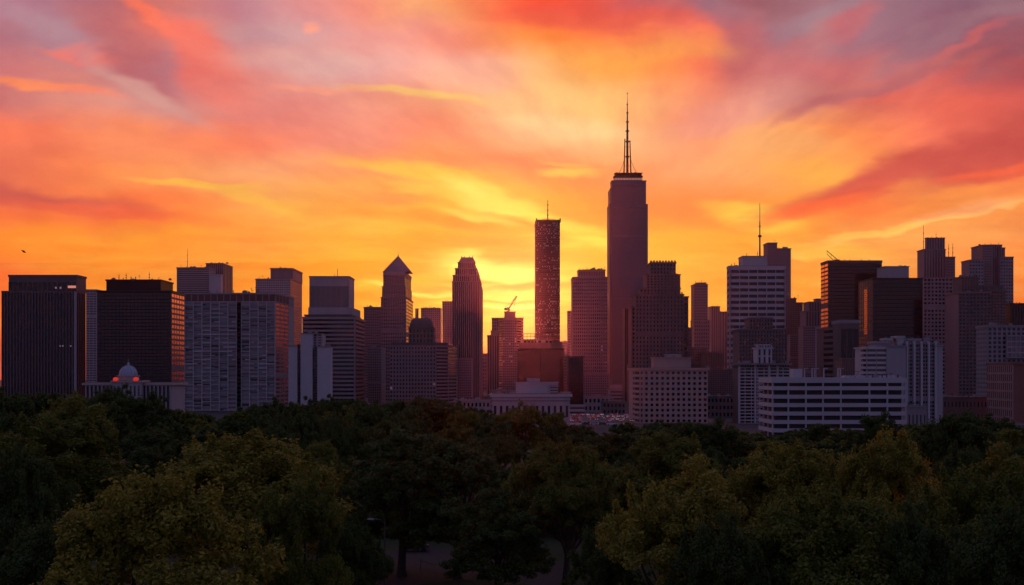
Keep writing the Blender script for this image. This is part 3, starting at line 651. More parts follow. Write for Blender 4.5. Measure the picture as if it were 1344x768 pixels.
# stepped masonry
b = B('stepped_tower', 'massive dark masonry tower stepping up in tiers to a turreted top', 865, 1020)
gs = dict(gm=GLD())
b.block(834, 897, 386, st=[G(14, 27, .42, .55, pp=.6, **gs)], m=STONE(), deep=40, cap=1.2, over=.5)
b.block(829, 834, 402, st=G(1, 24, .5, .5, **gs), m=STONE(), Y=1028, deep=30); b.block(897, 903.5, 389, st=G(1, 24, .5, .5, **gs), m=STONE(), Y=1032, deep=26)
b.block(840, 893, 378, ybot=387, st=[G(12, 2, .5, .6, **gs)], m=STONE(), Y=1024, deep=34)
b.block(848.5, 889, 359.5, ybot=379, st=[G(9, 5, .45, .55, **gs)], m=STONE(), Y=1028, deep=28)
b.block(889, 893, 360, ybot=379, st=None, m=STONE(), Y=1034, deep=14, cap=.4)
b.block(853.5, 887, 344.5, ybot=360, st=[G(8, 3, .45, .6, **gs)], m=STONE(), Y=1031, deep=22)
for i in range(9):
    x_ = 854.6 + i*3.9; mb = MB(); X = PX(x_, 1031); mb.box(X-.8, X+.8, 1030.5, 1032.4, PZ(345, 1031), PZ(342.6 - (i % 2)*.5, 1031)); mb.cone(X, 1031.5, PZ(342.8, 1031), PZ(341.2, 1031), .7, .1, 6); b.part(mb, 'turret', STONE())
for i in range(11):
    x_ = 836 + i*5.9; mb = MB(); X = PX(x_, 1020); mb.box(X-.5, X+.5, 1019.2, 1020.6, PZ(388, 1020), PZ(383.2, 1020)); b.part(mb, 'pinnacle', STONE())
b.done()

# pale hotel in front
b = B('corner_hotel', 'pale beige hotel with rows of square windows and rounded banded corner', 883, 640, 'hotel')
TH = mat('beige glazed brick', (.40, .285, .25), .8, var=.08)
b.block(chain=[(831, 668), (833.5, 652), (840, 641), (845, 640), (929, 640)], ytop=483, st=[Rw(10, .5), Rw(10, .5, sp=.5), G(1, 10, .5, .5), G(12, 10, .5, .5, pp=.3, sp=.3, lit=.008, gm=GLD())], m=TH, deep=24, cap=1.2, over=.7)
b.block(858, 907, 469, ybot=484, st=None, m=TH, Y=648, deep=12, cap=.5)
mb = MB(); c_ = Vector((PX(884, 650), 652, PZ(468, 650))); mb.prism([(c_.x+4.5*math.cos(a), c_.y+1.6*math.sin(a)) for a in [i*math.pi/8 for i in range(16)]], c_.z-.3, c_.z+1.1); mb.box(c_.x-4.8, c_.x+4.8, 650.6, 653.4, c_.z+1.0, c_.z+1.3); b.part(mb, 'roof_pavilion', PALE())
b.units(862, 905, 469, 6, Y=648, hmax=1.6, seed=6)
for i in range(5):
    X = PX(858+i*10, 646); mb = MB()
    for k in range(7):
        a = math.pi*k/6; a2 = math.pi*(k+1)/6
        if k < 6: mb.tube((X+1.6*math.cos(a), 655, PZ(458, 655)+1.6*math.sin(a)-1.5), (X+1.6*math.cos(a2), 655, PZ(458, 655)+1.6*math.sin(a2)-1.5), .14, n=4)
    mb.tube((X-1.6, 655, PZ(469, 655)), (X-1.6, 655, PZ(458, 655)-1.5), .14, n=4); mb.tube((X+1.6, 655, PZ(469, 655)), (X+1.6, 655, PZ(458, 655)-1.5), .14, n=4)
    if i in (1, 2, 3): b.part(mb, 'roof_arch', METAL())
b.done()

# towers to the right of it
b = B('slab_tower', 'lone slim tower with a notched top, standing clear against the sky', 920, 1500)
b.block(911, 929, 373, side=-4, st=[None, G(7, 40, .5, .5)], m=ROSE(), cap=1.0); b.block(914, 927, 371, ybot=374, st=None, m=ROSE(), Y=1504, deep=12, cap=.4); b.units(913, 927, 371, 4)
b.block(911, 931.5, 420, st=G(7, 20, .5, .5), m=ROSE(), Y=1490, deep=30); b.done()
b = B('distant_tower', 'taller of two hazy towers next to the white banded tower', 938, 1800)
b.block(933.5, 945, 402, st=Cl(4, .5), m=ROSE(), deep=30); b.units(934, 944, 402, 2, hmax=1.8); b.done()
b = B('distant_tower', 'lower of two hazy towers, touching the white banded tower', 950, 1850)
b.block(944, 958, 409, st=Cl(4, .5), m=ROSE(), deep=30); b.done()
b = B('office_block', 'dim low blocky building between the pale hotel and the white banded tower', 942, 1000, 'office block')
b.block(926, 962, 484, st=G(12, 18, .5, .5), m=STONE(), deep=30); b.block(926, 948, 462, st=G(7, 24, .5, .5), m=STONE(), Y=1150, deep=30); b.units(928, 960, 484, 6, seed=8); b.done()
b = B('office_block', 'dim narrow block between the stepped masonry tower and the lone slim tower', 905, 1200, 'office block')
b.block(897, 908, 430, st=G(4, 20, .5, .5), m=STONE(), deep=24); b.block(903, 927, 456, st=G(8, 20, .5, .5), m=STONE(), Y=1180, deep=24); b.units(899, 925, 456, 4); b.done()

# white banded tower
b = B('banded_tower', 'white banded office tower with a plain roof box and tall thin mast', 992, 1050)
b.block(957.5, 1031, 349, side=-3, st=[Rw(22, .5), G(6, 22, .93, .5, pp=.9, sp=.7, mx=.8, gm=GLD(), mode='cell')], m=mat('off white concrete', (.46, .41, .43), .8, streak=True, var=.08), cap=2.2, over=.2)
b.block(975, 1006.5, 336, ybot=350, side=0, st=None, m=WHITE(), Y=1058, deep=20, cap=.5)
mb = MB(); Xa = PX(998.5, 1060)
for (ya, yb2, r_) in ((336, 310, .75), (310, 290, .5), (290, 266, .25)): mb.cone(Xa, 1064, PZ(ya, 1060), PZ(yb2, 1060), r_, r_*.8, 8)
mb.cone(Xa, 1064, PZ(310.5, 1060), PZ(308, 1060), 1.6, 1.3, 10); mb.cone(Xa, 1064, PZ(297, 1060), PZ(295.8, 1060), .9, .8, 8); b.part(mb, 'antenna', METAL())
b.mast(995.5, 336.5, 329, .2, steps=2); b.mast(971.5, 349, 338, .2, steps=2); b.mast(981, 336.5, 331, .15, steps=2); b.units(959, 974, 349, 4); b.done()
b = B('office_tower', 'slender rose tower with a raised corner, half behind the white banded tower', 1024, 1500)
b.block(1007.5, 1020, 318.5, st=G(5, 60, .5, .5), m=ROSE(), deep=25); b.block(1020, 1038, 326, st=G(8, 60, .5, .5, gm=GLH(), lit=.01), m=ROSE(), deep=25, Y=1502)
b.mast(1018, 318.5, 313, .15, steps=2, Y=1500); b.units(1022, 1036, 326, 3); b.done()
b = B('gabled_block', 'dark gridded block with a raised centre, before the white banded tower', 1000, 880, 'office block')
b.block(970, 1033, 432, st=G(16, 21, .5, .6, pp=.5, gm=GLD()), m=STONE(), deep=26)
b.block(984, 1014, 417, ybot=433, st=G(8, 3, .5, .6, pp=.5, gm=GLD()), m=STONE(), Y=883, deep=20)
b.units(986, 1012, 417, 4); b.units(972, 984, 432, 3); b.done()

# white crown-topped block
b = B('white_block', 'white-framed block with a stubby crowned centre tower, behind the car park', 1000, 640, 'apartment block')
b.block(969.5, 1036, 481, st=G(8, 17, .9, .6, pp=.25, sp=.35, gm=GLD(), wm=WHITE()), m=DGREY(), deep=18, cap=.5, over=.1)
b.block(966, 1039, 477, ybot=478.6, st=None, m=WHITE(), Y=637, deep=22, cap=.4, over=.1)
b.block(970, 1036, 478.5, ybot=481.5, st=G(20, 1, .6, .8), m=PALE(), Y=641, deep=16, cap=0)
for x_ in (970, 991, 1009, 1020):
    mb = MB(); X = PX(x_, 640); mb.box(X-.5, X+.5, 639.0, 640.2, 0, PZ(480, 640)); b.part(mb, 'pier', WHITE())
b.block(993.5, 1013, 456, ybot=477.5, st=G(3, 2, .4, .8, pp=.5, gm=GLD()), m=WHITE(), Y=639.5, deep=10, cap=.6)
b.block(996, 1010, 452, ybot=457, st=G(4, 1, .5, .8), m=WHITE(), Y=640.5, deep=8, cap=.5, over=.4)
for x_ in (993.8, 1003, 1012.6):
    mb = MB(); X = PX(x_, 640); mb.cone(X, 640, PZ(457, 640), PZ(453, 640), .55, .2, 8); b.part(mb, 'crown_finial', WHITE())
b.units(967, 992, 477, 9, hmax=1.4, seed=7); b.units(1014, 1038, 477, 9, hmax=1.5, seed=17); b.done()

# striped car park
YP = 490
b = B('parking_garage', 'low white striped multi-storey car park with open dark decks', 1095, YP, 'car park')
X0, X1 = PX(1013, YP), PX(1190, YP); D = YP * 17.5 / (1013-672-17.5); Y1 = YP + D
nf = 7; zt = PZ(496, YP); fh = 11.1 / F * YP
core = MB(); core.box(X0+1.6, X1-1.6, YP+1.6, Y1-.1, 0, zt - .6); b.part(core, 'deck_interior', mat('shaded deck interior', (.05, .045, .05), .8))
for k in range(nf + 1):
    z1 = zt - k*fh; h = (fh*.60 if k == 0 else fh*.46)
    if z1 - h < 0: break
    mb = MB(); mb.box(X0, X1, YP, Y1, z1-h, z1) ; b.part(mb, 'deck_parapet', WHITE())
for x_ in (1035, 1058, 1080.5, 1104, 1141.5, 1165, 1189):
    mb = MB(); X = PX(x_, YP); mb.box(X-.28, X+.28, YP+.12, YP+.9, 0, zt-.3); b.part(mb, 'column', WHITE())
for f_ in (.02, .35, .68, .98):
    mb = MB(); mb.box(X0+.12, X0+.7, YP+D*f_-.2, YP+D*f_+.2, 0, zt-.3); b.part(mb, 'column', WHITE())
mb = MB(); mb.box(X0+.8, X1-.8, YP+.8, Y1-.8, zt-.15, zt+.1); b.part(mb, 'roof', mat('pale deck', (.3, .3, .32), .9))
mb = MB(); mb.box(PX(1041, YP+8), PX(1053, YP+8), YP+8, YP+14, zt, PZ(484, YP+8)); b.part(mb, 'stair_house', WHITE())
for x_ in (1056, 1066, 1069.5, 1081.5, 1100, 1103):
    mb = MB(); X = PX(x_, YP+9); mb.box(X-.2, X+.2, YP+9, YP+9.4, zt, PZ(483, YP+9)); mb.box(X-.2, X+1.6, YP+9.05, YP+9.35, PZ(483, YP+9)-.35, PZ(483, YP+9)-.02); b.part(mb, 'roof_frame', WHITE())
for (xa, xb_, y_) in ((1056, 1081, 483.2), (1083, 1100, 484.6), (1103, 1128, 488)):
    mb = MB(); X, X2 = PX(xa, YP+10), PX(xb_, YP+10); z_ = PZ(y_, YP+10)
    mb.box(X, X2, YP+10, YP+10.2, z_, z_+.15)
    n = max(3, int((X2-X)/1.6))
    for i in range(n): mb.tube((X+(X2-X)*i/n, YP+10.1, zt+.1), (X+(X2-X)*(i+1)/n, YP+10.1, z_), .07, n=4)
    b.part(mb, 'roof_truss', METAL())
mb = MB(); mb.prism([(PX(1108, YP+12), YP+12), (PX(1186, YP+12), YP+12), (PX(1186, YP+12), YP+20), (PX(1108, YP+12), YP+20)], zt, zt+.9, [(PX(1112, YP+12), YP+13), (PX(1180, YP+12), YP+13), (PX(1180, YP+12), YP+19), (PX(1112, YP+12), YP+19)]); b.part(mb, 'canopy', PALE())
b.units(1140, 1188, 495.6, 8, Y=YP+6, hmax=1.2, seed=22); b.done()

# behind the car park
b = B('office_tower', 'brown gridded stepped tower behind the car park beside the white banded tower', 1042, 1350)
b.block(1031, 1045, 391.5, st=G(6, 48, .5, .5), m=BROWN(), deep=25); b.block(1045, 1053.7, 397, st=G(4, 46, .5, .5), m=BROWN(), deep=25, Y=1352)
b.block(1037, 1056, 439, st=G(8, 30, .7, .45, sp=.5), m=ROSE(), Y=1250, deep=25); b.units(1032, 1053, 391.5, 3); b.done()
b = B('stepped_tower', 'mauve stepped tower with plain vertical ribs, beside the dark glass tower with a roof gantry', 1068, 1300)
b.block(1061.5, 1079, 396, st=Cl(5, .4), m=ROSE(), deep=25); b.block(1071.5, 1078.5, 392, ybot=397, st=None, m=ROSE(), Y=1303, deep=12, cap=.5)
b.block(1057.5, 1080, 408, st=Cl(6, .4), m=ROSE(), Y=1290, deep=25); b.block(1054, 1070, 428, st=G(6, 30, .5, .5), m=ROSE(), Y=1200, deep=20)
b.block(1070, 1076, 428, st=None, m=PALE(), Y=1198, deep=20, cap=.5); b.done()
b = B('glass_tower', 'dark glass tower with a glinting red edge and small roof gantry', 1120, 1200)
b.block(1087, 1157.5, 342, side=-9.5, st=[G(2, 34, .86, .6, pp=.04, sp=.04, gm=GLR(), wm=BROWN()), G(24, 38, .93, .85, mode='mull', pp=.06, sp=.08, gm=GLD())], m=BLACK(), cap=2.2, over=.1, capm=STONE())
b.units(1100, 1150, 342, 4, hmax=1.0); b.done()
g = empty('roof_gantry', (PX(1090, 1206), 1210, PZ(342, 1206))); tag(g, 'small davit gantry leaning over the roof of the red-edged dark tower', 'gantry')
q = lambda x, y: Vector((PX(x, 1206), 1210, PZ(y, 1206)))
mb = MB(); mb.tube(q(1102.5, 342), q(1086.5, 328.5), .34, n=5); mb.tube(q(1096, 342), q(1087, 333), .3, n=5); mb.build('boom', METAL(), g)
mb = MB(); mb.tube(q(1086.5, 328.5), q(1087, 333), .15, n=5); mb.tube(q(1093, 334), q(1091.5, 337.5), .15, n=5); mb.tube(q(1098, 338.5), q(1095, 341), .15, n=5); mb.build('brace', METAL(), g)
mb = MB(); p_ = q(1100, 341); mb.box(p_.x-2.4, p_.x+2.4, p_.y-1, p_.y+1, p_.z-1.2, p_.z+.5); mb.build('base', METAL(), g)
b = B('office_tower', 'plain light grey tower top showing behind the black tower', 1175, 1150)
b.block(1161, 1193, 349.5, side=-10, st=None, m=PALE(), cap=.5); b.units(1180, 1192, 349.5, 3, hmax=1.4); b.done()
b = B('glass_tower', 'black glass tower with one glinting red window column', 1178, 950)
b.block(1145.5, 1211, 365, side=-18, st=[G(6, 30, .6, .6, gm=GLD(), wm=BROWN()), G(20, 32, .95, .88, mode='mull', pp=.05, sp=.07, gm=GLD())], m=BLACK(), cap=1.2, over=.1)
A_ = Vector((PX(1127.5, 950 + 950*18/(1145.5-672-18)), 950 + 950*18/(1145.5-672-18), 0)); B_ = Vector((PX(1145.5, 950), 950, 0)); u_ = (B_-A_).normalized(); n_ = Vector((u_.y, -u_.x, 0)); Lw = (B_-A_).length
for k in range(22):
    mb = MB(); z_ = PZ(438, 950) + k*1.62; mb.fbox((A_, u_, n_), Lw*.42, Lw*.66, z_, z_+1.15, .3, .5); b.part(mb, 'window', GLR())  # red panes laid on the flank as a painted sunset glint
b.done()
b = B('brown_block', 'brown banded office block below the red-edged dark glass tower', 1092, 880, 'office block')
b.block(chain=[(1081, 905), (1102, 880), (1103.5, 880)], ytop=429, st=[Rw(14, .5, sp=.6), None], m=BROWN(), deep=20)
b.done()
b = B('portal_block', 'dark block framed by a pale portal, beside the brown banded block', 1115, 870, 'office block')
b.block(1103, 1127, 420, st=G(3, 1, .9, .97, pp=.7, top=3, gm=GLD()), m=STONE(), deep=22, cap=2.4, over=.3, capm=GREY()); b.done()
b = B('rotunda', 'small round brown block low behind the car park roof', 1116, 720, 'block')
b.block(chain=[(1103, 735), (1105.5, 726), (1110, 720), (1121, 720), (1127, 727), (1130, 735)], ytop=470, st=[Cl(1, .3), Cl(2, .4), Cl(4, .4), Cl(2, .4), Cl(1, .3)], m=BROWN(), deep=12, cap=.6)
b.mast(1116, 470, 464, .3, steps=2); b.done()

# finned pale block right of the car park
b = B('finned_block', 'pale block with four white fins, blank end wall and curved banded wing', 1185, 600, 'office block')
b.block(1189, 1227, 450, st=G(9, 22, .75, .6, pp=.2, sp=.25, gm=GLD()), m=GREY(), deep=24, cap=.6)
for x_ in (1189.5, 1199, 1208.5, 1218, 1227):
    mb = MB(); X = PX(x_, 600); mb.box(X-.45, X+.45, 598.2, 600.1, 0, PZ(448, 600)); b.part(mb, 'fin', WHITE())
b.block(1163.5, 1189, 453.5, st=None, m=PALE(), Y=597, deep=20, cap=.5); b.block(1227.3, 1237.5, 453, st=None, m=PALE(), Y=598.5, deep=20, cap=.5)
b.block(chain=[(1131, 612), (1133, 603), (1138, 599), (1150, 598), (1163.5, 598)], ytop=455, st=[Rw(16, .5, sp=.6)]*4, m=WHITE(), deep=12, cap=.7)
b.block(chain=[(1146, 606), (1150, 602), (1163, 602)], ytop=448, ybot=456, st=None, m=PALE(), deep=8)
b.block(1163, 1170, 444, ybot=454, st=G(3, 1, .5, .8), m=WHITE(), Y=602, deep=8); b.block(1178, 1186, 441, ybot=454, st=None, m=WHITE(), Y=603, deep=8); b.block(1186, 1208, 444.5, ybot=451, st=G(8, 1, .5, .8), m=PALE(), Y=604, deep=8)
b.units(1165, 1225, 446, 14, Y=603, hmax=1.6, seed=14); b.units(1190, 1236, 450, 9, hmax=1.4, seed=15); b.done()
b = B('annex', 'low plain annex between the striped car park and the finned pale block', 1203, 545, 'annex')
b.block(1190.5, 1216, 533, st=G(5, 1, .3, .4, gm=GLD()), m=GREY(), deep=14, cap=.6); b.units(1192, 1212, 533, 5, hmax=1.2); b.done()
b = B('shed', 'low brown shed at the foot of the pink-sided tower', 1262, 640, 'shed')
b.block(1237.5, 1296, 521, st=G(12, 2, .4, .4), m=BROWN(), deep=20, cap=.6); b.units(1240, 1292, 521, 5, hmax=1.4); b.done()

# spired tower
b = B('spired_tower', 'mauve stepped tower with three thin masts on its shoulders', 1232, 1550)
b.block(1216, 1240, 312, side=-2, st=[None, Cl(7, .5)], m=ROSE(), deep=25); b.block(1212.5, 1241, 327, st=Cl(8, .5), m=ROSE(), Y=1545, deep=25)
b.block(1240, 1253.5, 337, st=G(7, 50, .5, .5), m=ROSE(), Y=1548, deep=25)
b.block(1212, 1255, 364, st=G(9, 30, .6, .5, pp=.6, gm=GLD(), wm=GREY()), m=ROSE(), Y=1535, deep=10)
b.mast(1213.5, 327, 295, .4); b.mast(1246.5, 337, 320, .4); b.mast(1252, 337, 319, .4); b.mast(1230, 312, 303, .2, steps=2); b.units(1216, 1240, 312, 4, hmax=1.5); b.done()

# gridded residential tower
b = B('apartment_tower', 'tall gridded apartment tower with a raised curved centre, beyond the pink-sided tower', 1300, 1450)
b.block(chain=[(1283, 1466), (1290, 1452), (1303, 1450), (1315, 1452)], ytop=321, st=[G(3, 60, .5, .5), G(6, 60, .5, .5), Cl(5, .5)], m=ROSE(), deep=20)
b.block(1272, 1291, 341, st=G(5, 40, .6, .5, sp=.5, gm=GLD(), wm=GREY()), m=ROSE(), Y=1440, deep=25); b.block(1313, 1330, 337, st=G(5, 42, .6, .5, sp=.5, gm=GLD(), wm=GREY()), m=ROSE(), Y=1442, deep=25); b.block(1312, 1319, 325, st=Cl(3, .5), m=ROSE(), Y=1448, deep=25)
b.units(1285, 1314, 321, 4, hmax=1.3); b.done()

# pink-sided tower
b = B('apartment_tower', 'dark gridded tower with a plain pink end wall and cluttered roof', 1280, 900)
b.block(1258, 1300, 383, side=-17.5, st=[None, G(9, 32, .6, .55, sp=.5, gm=GLD(), wm=STONE())], m=mat('pink rendered wall', (.36, .20, .19), .9, streak=True, var=.1), cap=.8)
b.block(1262, 1284, 363, ybot=384, st=G(6, 7, .6, .55, gm=GLD()), m=BROWN(), Y=906, deep=18); b.block(1284, 1316, 375, st=G(8, 40, .6, .55, gm=GLH()), m=STONE(), Y=915, deep=20)
b.block(1300, 1320, 381, st=G(5, 40, .6, .5, gm=GLD()), m=BROWN(), Y=905, deep=20)
b.units(1259, 1300, 383, 10, seed=12); b.units(1262, 1284, 363, 5, Y=906); b.done()
b = B('grey_block', 'broad grey block with large paned windows behind the brick building', 1310, 740, 'office block')
b.block(1296, 1346, 427, side=-14, st=[G(7, 20, .5, .5), G(8, 20, .6, .6, gm=GLD())], m=GREY(), cap=1.0, over=.5)
b.block(1322, 1350, 440, ybot=470, st=G(5, 4, .85, .8, gm=GLH(), wm=PALE()), m=PALE(), Y=737, deep=2.5, cap=.5); b.units(1300, 1344, 427, 6); b.done()
b = B('dark_block', 'dark flat-topped block beyond the brick building, ending the skyline', 1336, 1100, 'office block')
b.block(1326, 1356, 398, st=Cl(8, .7, gm=GLD()), m=BLACK(), deep=26); b.units(1328, 1344, 398, 3, hmax=1.3); b.done()
b = B('brick_building', 'red brick building with tall narrow windows in rows', 1320, 600, 'building')
b.block(1330, 1352, 476, side=-34, st=[G(13, 7, .55, .75, pp=.4, sp=.3, gm=GLD(), wm=mat('pale pink stone', (.36, .24, .22), .85)), None], m=mat('red brick', (.22, .10, .08), .9), cap=.9, over=.4)
b.done()

# hazy filler skyline, each building of its own
FILL = [
 (487, 2300, 430, 14, 'hazy low tower behind the narrow pinkish pair'),
 (556, 2500, 436, 12, 'faint far tower behind the hotel penthouse'),
 (635, 2400, 478, 14, 'faint far block deep in the glow beside the crowned tower'),
 (694, 2200, 452, 20, 'faint far block glimpsed behind the black glass block frames'),
 (742, 2300, 448, 12, 'faint far block in the gap beside the slender red tower'),
 (927, 2300, 430, 18, 'faint far block behind the lone slim tower'),
 (1048, 2200, 424, 22, 'faint far block beyond the brown stepped tower'),
 (1062, 2400, 412, 10, 'faint far thin tower beyond the mauve ribbed tower'),
 (470, 1700, 470, 30, 'faint far block behind the banded office block'),
 (386, 1700, 440, 26, 'faint far block behind the narrow white slabs'),
]
for (x, Y, yt, wd, lb) in FILL:
    b = B('distant_block', lb, x, Y, 'block'); b.block(x-wd/2, x+wd/2, yt, st=G(max(4, int(wd/2)), 16, .5, .5), m=ROSE(), deep=40, Y=Y)
    if (x % 3) == 0: b.block(x-wd/4, x+wd/5, yt-4, ybot=yt+.5, st=None, m=ROSE(), Y=Y+6, deep=14, cap=.5)
    b.units(x-wd/2+1, x+wd/2-1, yt, 3, hmax=3); b.done()

# low rooftops at street level around the car park
LOW = [
 (620, 640, 525, 46, 'low dim rooftop between the hotel and the low white hall', GREY),
 (664, 760, 512, 40, 'low dim building behind the low white hall', ROSE),
 (783, 830, 520, 44, 'low terrace block above the crowded car lot', GREY),
 (806, 780, 527, 30, 'low dark shop block by the crowded car lot', DGREY),
 (780, 640, 552, 30, 'small pale flat-roofed kiosk in the car lot', WHITE),
 (948, 720, 520, 40, 'low dim rooftop between the pale hotel and the white-framed block', DGREY),
 (455, 700, 530, 50, 'low dim rooftop before the banded office block', GREY),
 (1330, 430, 556, 22, 'low grey roof among trees below the brick building', GREY),
]
for (x, Y, yt, wd, lb, m) in LOW:
    b = B('low_building', lb, x, Y, 'building'); hh = PZ(yt, Y)
    b.block(x-wd/2, x+wd/2, yt, st=G(max(3, int(wd/5)), max(1, int(hh/3.6)), .5, .5, gm=GLD()), m=m(), deep=14, cap=.5)
    b.units(x-wd/2+1, x+wd/2-1, yt, max(3, int(wd/6)), hmax=1.1, seed=int(x)); b.done()

# ------------------------------------------------------------------ cars
CARG = lambda: mat('car glass', (.02, .02, .025), .1, .6)
TAIL = lambda: mat('tail lamp', (.5, .02, .02), .4, emis=(1.0, .06, .04, .9))
HEAD = lambda: mat('head lamp', (.8, .8, .8), .3, emis=(1.0, .72, .70, .9))
def car_proto(m):
    r = empty('parked_car', (0, 0, -500)); off = Vector((0, 0, 0))
    b = MB()
    prof = [(-2.2, .35), (-2.2, .85), (-1.9, .98), (-.9, 1.02), (1.5, 1.0), (2.15, .9), (2.2, .35)]
    n = len(prof)
    for sy, ins in ((-.86, 0), (.86, 0)): b.v += [(x, sy, z) for x, z in prof]
    b.f += [tuple(range(n)), tuple(range(2*n-1, n-1, -1))] + [(i, n+i, n+(i+1) % n, (i+1) % n) for i in range(n)]
    def bb(mb, name, mm):
        me = bpy.data.meshes.new(name); me.from_pydata(mb.v, [], mb.f); me.materials.append(mm); o = bpy.data.objects.new(name, me); C.objects.link(o); o.parent = r; return o
    bb(b, 'body', m)
    b = MB(); b.prism([(-1.6, -.8), (1.75, -.8), (1.75, .8), (-1.6, .8)], .98, 1.36, [(-.8, -.68), (1.25, -.68), (1.25, .68), (-.8, .68)]); bb(b, 'window_glass', CARG())
    b = MB(); b.box(-.8, 1.25, -.68, .68, 1.355, 1.43); bb(b, 'roof', m)
    for x in (-1.35, 1.35):
        for y in (-.8, .8):
            b = MB(); b.tube((x, y-.1, .33), (x, y+.1, .33), .33, n=12); bb(b, 'wheel', BLACK())
    for y in (-.6, .6):
        b = MB(); b.box(2.12, 2.23, y-.2, y+.2, .68, .84); bb(b, 'tail_light', TAIL())
        b = MB(); b.box(-2.26, -2.12, y-.2, y+.2, .6, .76); bb(b, 'headlight', HEAD())
    return r
def dup(r, loc, rz=0, sc=None):
    c = r.copy(); C.objects.link(c); c.location = loc; c.rotation_euler = (0, 0, rz)
    if sc: c.scale = sc
    for ch in list(r.children):
        d = ch.copy(); C.objects.link(d); d.parent = c
    return c
CP = [(car_proto(mat('silver car paint', (.45, .45, .47), .3, .5, metal=.5, var=.02)), 'silver'), (car_proto(mat('white car paint', (.7, .7, .7), .3, .5, var=.02)), 'white'),
      (car_proto(mat('dark car paint', (.03, .03, .04), .25, .5, var=.02)), 'black'), (car_proto(mat('maroon car paint', (.2, .03, .03), .3, .5, var=.02)), 'maroon')]
R = random.Random(21)
cars = []
for Y, rw in ((664, 'front row'), (684, 'second row'), (706, 'middle row'), (730, 'fourth row'), (758, 'back row')):
    x = 26 + R.random()*2
    lim = min(PX(829, Y), 108)
    while x < lim:
        if R.random() < .8 and not (PX(762, 640) < x < PX(797, 640) and Y < 664): cars.append((x, Y + R.uniform(-.5, .5), math.pi/2 + (math.pi if R.random() < .45 else 0) + R.uniform(-.05, .05), 'car lot ' + rw))
        x += 2.9
for x in [PX(q_, 622) for q_ in (748, 757, 768, 779, 790, 801, 812, 822)]: cars.append((x, 618 + R.uniform(-.6, .6), math.pi*(R.random() < .3) + R.uniform(-.1, .1), 'avenue'))
for q_, Y in ((603, 470), (606, 476), (625, 470), (631, 476), (638.5, 470), (641.5, 476), (645.5, 472), (649, 478), (637, 484), (653, 470)): cars.append((PX(q_, Y), Y, -math.pi/2 + R.uniform(-.3, .3), 'avenue gap'))
for i, (x, y, rz, wh) in enumerate(cars):
    r, c = CP[int(R.random()*3.4) % 4] if wh != 'avenue gap' else CP[2 + i % 2]
    o = dup(r, (x, y, .05), rz); o['category'] = 'car'
    if wh.startswith('car lot'): o['label'] = f'tiny {c} car in the {wh[8:]} of the crowded lot before the tallest tower'; o['group'] = f'{c} cars in the {wh[8:]} of the lot'
    elif wh == 'avenue': o['label'] = f'tiny {c} car on the avenue edge of the crowded lot'; o['group'] = f'{c} cars on the avenue'
    else: o['label'] = f'{c} car with glowing tail lights beyond the trees by the white hall'; o['group'] = f'{c} cars queuing beyond the trees'
for r, _ in CP:
    for ch in list(r.children): bpy.data.objects.remove(ch)
    bpy.data.objects.remove(r)
sheet('side_street', [(-60, 400), (12, 400), (12, 600), (-60, 600)], 0.04, mat('asphalt', (0.055, 0.053, 0.055)))

# ------------------------------------------------------------------ park: path, grass island, lamps, fence
PATHM = mat('canopy-shaded paving', (.026, .024, .028), .85, var=.12, scale=.5)  # near-black colour carries the shade of the tree canopy
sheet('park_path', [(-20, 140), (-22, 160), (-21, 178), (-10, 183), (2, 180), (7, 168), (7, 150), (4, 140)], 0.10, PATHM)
mb = MB(); mb.prism([(-4.5 + 9*math.cos(a), 146 + 8*math.sin(a)) for a in [i*math.pi/14 for i in range(28)]], 0.0, .26); structure(mb.build('path_kerb', mat('kerb stone', (.09, .08, .085), .9)))
mb = MB(); mb.prism([(-4.5 + 8.7*math.cos(a), 146 + 7.7*math.sin(a)) for a in [i*math.pi/14 for i in range(28)]], 0.0, .3); structure(mb.build('grass_island', mat('grass', (0.035, 0.05, 0.015))))

def lamp(x, Y, ytop, arm, label, globe=False):
    X = PX(x, Y); h = PZ(ytop, Y); r = tag(empty('street_lamp', (X, Y, 0)), label, 'street lamp')
    mb = MB(); mb.cone(X, Y, 0, .9, .17, .14, 10); mb.cone(X, Y, .9, h, .11, .07, 10); mb.build('pole', METAL(), r)
    if not globe:
        mb = MB(); mb.tube((X, Y, h-.3), (X-.5, Y, h+.15), .05); mb.tube((X-.5, Y, h+.15), (X+arm, Y, h+.25), .06, .05); mb.build('arm', METAL(), r)
        mb = MB(); e = X+arm; mb.prism([(e-.65, Y-.16), (e+.15, Y-.14), (e+.15, Y+.14), (e-.65, Y+.16)], h+.15, h+.34, [(e-.5, Y-.1), (e+.1, Y-.08), (e+.1, Y+.08), (e-.5, Y+.1)]); mb.build('lamp_head', GREY(), r)
    else:
        mb = MB(); mb.cone(X, Y, h-.1, h+.12, .75, .5, 16); mb.cone(X, Y, h+.12, h+.25, .45, .1, 12); mb.build('lamp_head', GREY(), r)
    return r
lamp(505, 142, 684, -1.4, 'tall cobra-head street lamp at the near edge of the park path')
lamp(530.5, 166, 700, 0, 'short park lamp with a flat disc shade beside a tree trunk', True)
r = tag(empty('park_sign', (PX(499, 140), 140, 0)), 'small dark sign on a thin post beside the tall street lamp', 'sign')
mb = MB(); X = PX(498.5, 140); mb.cone(X, 140, 0, PZ(727, 140), .045, .045, 8); mb.build('post', METAL(), r)
mb = MB(); mb.box(X-.75, X+.35, 139.9, 139.96, PZ(733.5, 140), PZ(729.5, 140)); mb.build('sign_plate', DGREY(), r)
r = tag(empty('rope_fence', (PX(620, 158), 158, 0)), 'low rope fence on thin posts along the park path', 'fence')
pts = [(552, 163), (585, 160), (620, 157), (645.5, 150), (690, 156)]
